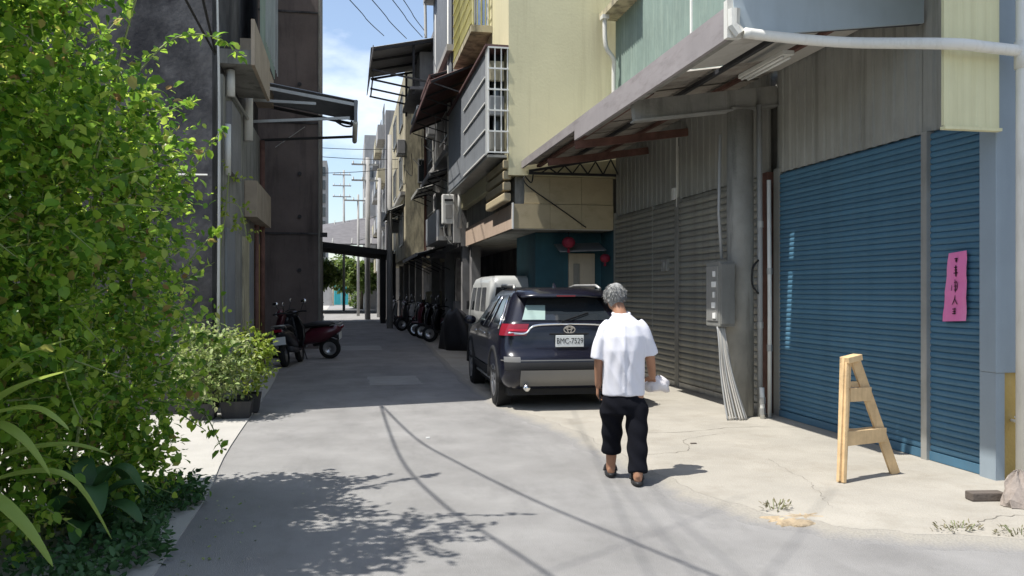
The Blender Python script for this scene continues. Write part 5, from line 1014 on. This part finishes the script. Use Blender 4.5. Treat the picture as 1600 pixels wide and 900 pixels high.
for b in blobs[:20]:
    x0, y0 = -2.0 + random.uniform(-.3, .3), 6.1 + random.uniform(-.4, .4); mb.tube(smoothline([(x0, y0, 0), (x0 * .6 + b[0] * .4 + random.uniform(-.15, .15), y0 * .5 + b[1] * .5, b[2] * .55), (b[0], b[1], b[2])], 4), [.013 - .001 * q for q in range(9)], 5)
mb.build('branch', stemm, sb)['kind'] = 'stuff'
# long bare shoots reaching out of the crown with a few leaves
shoots = [[(-1.7, 6.4, 2.9), (-1.35, 6.7, 3.5), (-1.05, 6.9, 3.62), (-.85, 7.0, 3.5)], [(-1.6, 6.3, 2.6), (-1.35, 6.8, 3.0), (-1.22, 7.0, 3.12)], [(-1.5, 6.8, 2.3), (-1.25, 7, 2.55), (-1.0, 7.1, 2.95)], [(-1.9, 6.2, 3.1), (-1.72, 6.5, 3.5), (-1.5, 6.6, 3.85)], [(-1.35, 7.0, 1.7), (-1.15, 7.1, 2.0), (-1.05, 7.2, 2.1)], [(-1.35, 6.9, .8), (-1.12, 6.9, .65), (-.98, 6.9, .35)], [(-1.3, 6.9, 1.2), (-1.1, 7.0, 1.25), (-.95, 7.0, 1.15)], [(-1.7, 5.4, 1.7), (-1.62, 5.2, 1.2), (-1.5, 5.2, .85), (-1.42, 5.3, 1.0)], [(-1.55, 5.5, 2.3), (-1.2, 5.2, 3.4), (-.9, 5.0, 3.9)], [(-1.6, 5.8, 3.5), (-1.1, 5.6, 4.0), (-.7, 5.5, 4.2)]]
P = []; D = []
for s_ in shoots:
    L_ = smoothline(s_, 7); MB().tube(L_, [.008 - .005 * k / len(L_) for k in range(len(L_))], 5).build('shoot', stemm, sb, True)
    for p in L_[2:]:
        for _ in range(3): P.append(np.array(p) + rng.normal(0, .012, 3)); D.append(rng.normal(0, 1, 3))
leaves(P, D, .075, bush_leaf, 'shoot_foliage', sb, .6, .3)
# undergrowth at the foot of the shrub
gc = MB(); P = []; D = []
for _ in range(2600):
    x_ = -1.15 - abs(random.gauss(0, .35)); y_ = random.uniform(4.2, 7.0); P.append((x_ + .1 * math.sin(y_ * 5), y_, random.uniform(.01, .18))); D.append((random.gauss(0, 1), random.gauss(0, 1), .7))
g_ = leaves(P, D, .06, dark_leaf, 'ground_cover', None, .5, .2); tag(g_, 'low dark ground cover creeping out under the large shrub', 'ground cover', kind='stuff')
# fallen pale leaves on the road edge
P = [(-1.0 + abs(random.gauss(0, .22)), random.uniform(4.6, 6.9), .008) for _ in range(60)]; D = [(random.gauss(0, 1), random.gauss(0, 1), .05) for _ in P]
tag(leaves(P, D, .022, pale_leaf, 'fallen_leaves', None, .6, 0), 'pale fallen leaves scattered on the road beside the shrub', 'leaves', kind='stuff')
# strap-leaved plant and broad-leaved plant in front
def strap(parent, pts, w, m):
    L_ = smoothline(pts, 6); vs = []
    for i, p in enumerate(L_):
        t = i / (len(L_) - 1); p = Vector(p); d = (Vector(L_[min(i + 1, len(L_) - 1)]) - Vector(L_[max(i - 1, 0)])).normalized(); s_ = d.cross(Vector((0, 0, 1))).normalized(); n_ = s_.cross(d); ww = w * (math.sin(math.pi * min(1, .12 + t * .88)) ** .7 * .5 + .02)
        vs += [p - s_ * ww + n_ * ww * .35, p, p + s_ * ww + n_ * ww * .35]
    k = len(L_); return MB().add(vs, [(3 * i + j, 3 * i + j + 1, 3 * i + j + 4, 3 * i + j + 3) for i in range(k - 1) for j in range(2)]).build('leaf', m, parent, True)
sp_ = thing('strap_leaf_plant', 'plant with long arching lime-edged strap leaves at the left edge', 'plant', (-1.95, 4.65, 0))
MB().tube(smoothline([(-1.98, 4.68, 0), (-1.96, 4.66, .45), (-1.93, 4.68, .95)], 4), [.022] * 9, 8).build('stem', stemm, sp_, True)
for pts in [[(-1.95, 4.66, .55), (-1.75, 4.62, .68), (-1.55, 4.6, .66), (-1.43, 4.62, .34)], [(-1.95, 4.66, .58), (-1.8, 4.72, .76), (-1.62, 4.78, .80), (-1.48, 4.8, .74)], [(-1.93, 4.68, .9), (-1.82, 4.66, 1.05), (-1.72, 4.6, 1.15), (-1.58, 4.58, 1.22)], [(-1.93, 4.68, .92), (-1.86, 4.7, 1.12), (-1.78, 4.74, 1.28), (-1.66, 4.78, 1.36)], [(-1.93, 4.68, .9), (-1.8, 4.6, 1.0), (-1.68, 4.55, 1.02), (-1.6, 4.52, .92)], [(-1.93, 4.68, .88), (-1.82, 4.58, .95), (-1.74, 4.52, .88), (-1.68, 4.5, .7)], [(-1.95, 4.66, .5), (-2.1, 4.5, .7), (-2.2, 4.4, .66), (-2.3, 4.35, .5)], [(-1.93, 4.68, .95), (-2.05, 4.8, 1.25), (-2.1, 4.9, 1.4), (-2.2, 5.0, 1.42)], [(-1.95, 4.66, .52), (-1.82, 4.5, .62), (-1.7, 4.4, .5), (-1.62, 4.35, .3)]]: strap(sp_, [(a + .08 * i, b - .05, c) for i, (a, b, c) in enumerate(pts)], .095, strap_leaf)
bl = thing('broad_leaf_plant', 'low plant with broad dark leaves in front of the large shrub', 'plant', (-1.58, 5.55, 0))
MB().tube([(-1.58, 5.6, 0), (-1.58, 5.58, .22)], [.016, .01], 8).build('stem', stemm, bl, True)
for k in range(15):
    a = 2.4 * k; rr = .24 + .07 * (k % 3); h = .12 + .024 * k; c_ = Vector((-1.58, 5.58, .10 + .012 * k)); dr = Vector((math.cos(a), math.sin(a), 0))
    strap(bl, [tuple(c_), tuple(c_ + dr * rr * .35 + Vector((0, 0, h * .5))), tuple(c_ + dr * rr * .75 + Vector((0, 0, h * .55))), tuple(c_ + dr * rr * 1.1 + Vector((0, 0, h * .2)))], .14, dark_leaf)
# planter boxes
def planter(label, x0, x1, y0, y1, h, blobs, leafm, size, per, twg=.16):
    t = thing('planter', label, 'planter', ((x0 + x1) / 2, (y0 + y1) / 2, .014), 'planters by the left house'); e = .03
    MB().add([(x0 + e, y0 + e, .014), (x1 - e, y0 + e, .014), (x1 - e, y1 - e, .014), (x0 + e, y1 - e, .014), (x0, y0, h), (x1, y0, h), (x1, y1, h), (x0, y1, h), (x0 + .03, y0 + .03, h), (x1 - .03, y0 + .03, h), (x1 - .03, y1 - .03, h), (x0 + .03, y1 - .03, h), (x0 + .03, y0 + .03, h - .05), (x1 - .03, y0 + .03, h - .05), (x1 - .03, y1 - .03, h - .05), (x0 + .03, y1 - .03, h - .05)],
             [(3, 2, 1, 0)] + [(i, (i + 1) % 4, 4 + (i + 1) % 4, 4 + i) for i in range(4)] + [(4 + i, 4 + (i + 1) % 4, 8 + (i + 1) % 4, 8 + i) for i in range(4)] + [(8 + i, 8 + (i + 1) % 4, 12 + (i + 1) % 4, 12 + i) for i in range(4)]).build('pot', potm, t)
    MB().add([(x0 + .03, y0 + .03, h - .045), (x1 - .03, y0 + .03, h - .045), (x1 - .03, y1 - .03, h - .045), (x0 + .03, y1 - .03, h - .045)], [(0, 1, 2, 3)]).build('soil', soil, t)
    P, D, tw = clump(blobs, per, twg, 7); leaves(P, D, size, leafm, 'foliage', t, .5, .2)
    for b in blobs: MB().tube([((x0 + x1) / 2 + random.uniform(-.08, .08), (y0 + y1) / 2, h - .06), (b[0], b[1], b[2])], [.01, .005], 5).build('stem', stemm, t)
    return t
planter('black planter box with a pale variegated shrub, half hidden by the large shrub', -1.92, -1.62, 10.78, 11.15, .22, [(-1.75, 10.95, .85, .25, .25, .28), (-1.72, 10.9, .5, .25, .25, .25), (-1.9, 11.0, .7, .25, .25, .4)], pale_leaf, .065, 170)
planter('black planter box with a lime-topped shrub at the corner of the left house', -1.58, -1.2, 10.85, 11.2, .23, [(-1.38, 11.0, .52, .22, .22, .2), (-1.45, 11.0, .82, .24, .22, .25)], pale_leaf, .065, 170)
planter('round-topped planter with bright lime leaves behind the planter boxes', -1.45, -1.15, 11.35, 11.65, .26, [(-1.3, 11.5, .88, .2, .2, .2), (-1.2, 11.45, .72, .16, .2, .2), (-1.35, 11.5, .5, .18, .18, .25)], lime_leaf, .07, 170)
vn = thing('climbing_vine', 'lime green vine climbing the white pipe on the left house corner', 'vine', (-1.55, 11.8, 1.5))
P, D, tw = clump([(-1.58, 11.7, 3.15, .09, .09, .14), (-1.66, 11.68, 2.85, .12, .1, .14), (-1.45, 11.75, 2.75, .1, .1, .2), (-1.75, 11.65, 2.55, .14, .1, .12), (-1.42, 11.8, 2.4, .1, .1, .12)], 60, .14, 6); leaves(P, D, .065, lime_leaf, 'foliage', vn, .7, .4)
MB().tube(smoothline([(-1.62, 11.72, 1.0), (-1.7, 11.7, 2.0), (-1.62, 11.7, 2.7), (-1.58, 11.7, 3.2)], 4), .01, 5).build('stem', stemm, vn); MB().tube(smoothline([(-1.62, 11.7, 2.8), (-1.45, 11.75, 2.75), (-1.35, 11.8, 2.3)], 4), .008, 5).build('stem', stemm, vn)
# trees at the far end
def tree(label, x, y, h, r_, n, sz):
    t = thing('tree', label, 'tree', (x, y, 0), 'trees at the end of the lane'); tk = MB(); tk.tube([(x, y, 0), (x + .1, y, h * .4), (x, y, h * .75)], [.16, .12, .05], 8); bb = []
    for k in range(n):
        a = 2.4 * k; q = r_ * math.sqrt((k + .5) / n); z = h * (.45 + .5 * random.random() * (1 - .35 * q / r_)); c_ = (x + q * math.cos(a), y + q * math.sin(a), z); bb.append(c_ + (r_ * .36, r_ * .36, r_ * .3)); tk.tube([(x + .1, y, h * .4), c_], [.05, .02], 5)
    tk.build('trunk', bark, t, True); P, D, _ = clump(bb, 26, .4, 7); leaves(P, D, sz, tree_leaf, 'crown', t, .6, .3); return t
tree('yellow green tree seen under the carport roof', 1.1, 76, 4.9, 2.4, 16, .3); tree('rounded tree at the left under the carport roof', -2.6, 70, 4.6, 1.7, 12, .28); tree('small tree behind the carport posts', 2.6, 62, 4.2, 1.5, 10, .25)
hd = leaves(*(lambda q: (q[0], q[1]))(clump([(.6 + .55 * k, 80 + .4 * k, .8, .6, .6, .7) for k in range(5)], 24, .3, 6)), .22, tree_leaf, 'foliage', (hdt := thing('hedge', 'low hedge right of the teal gate at the lane end', 'hedge', (1.7, 81, 0))), .6, .2)
MB().tube([(.6, 80, .05), (2.9, 81.6, .05)], .06, 6).build('stem', bark, hdt)
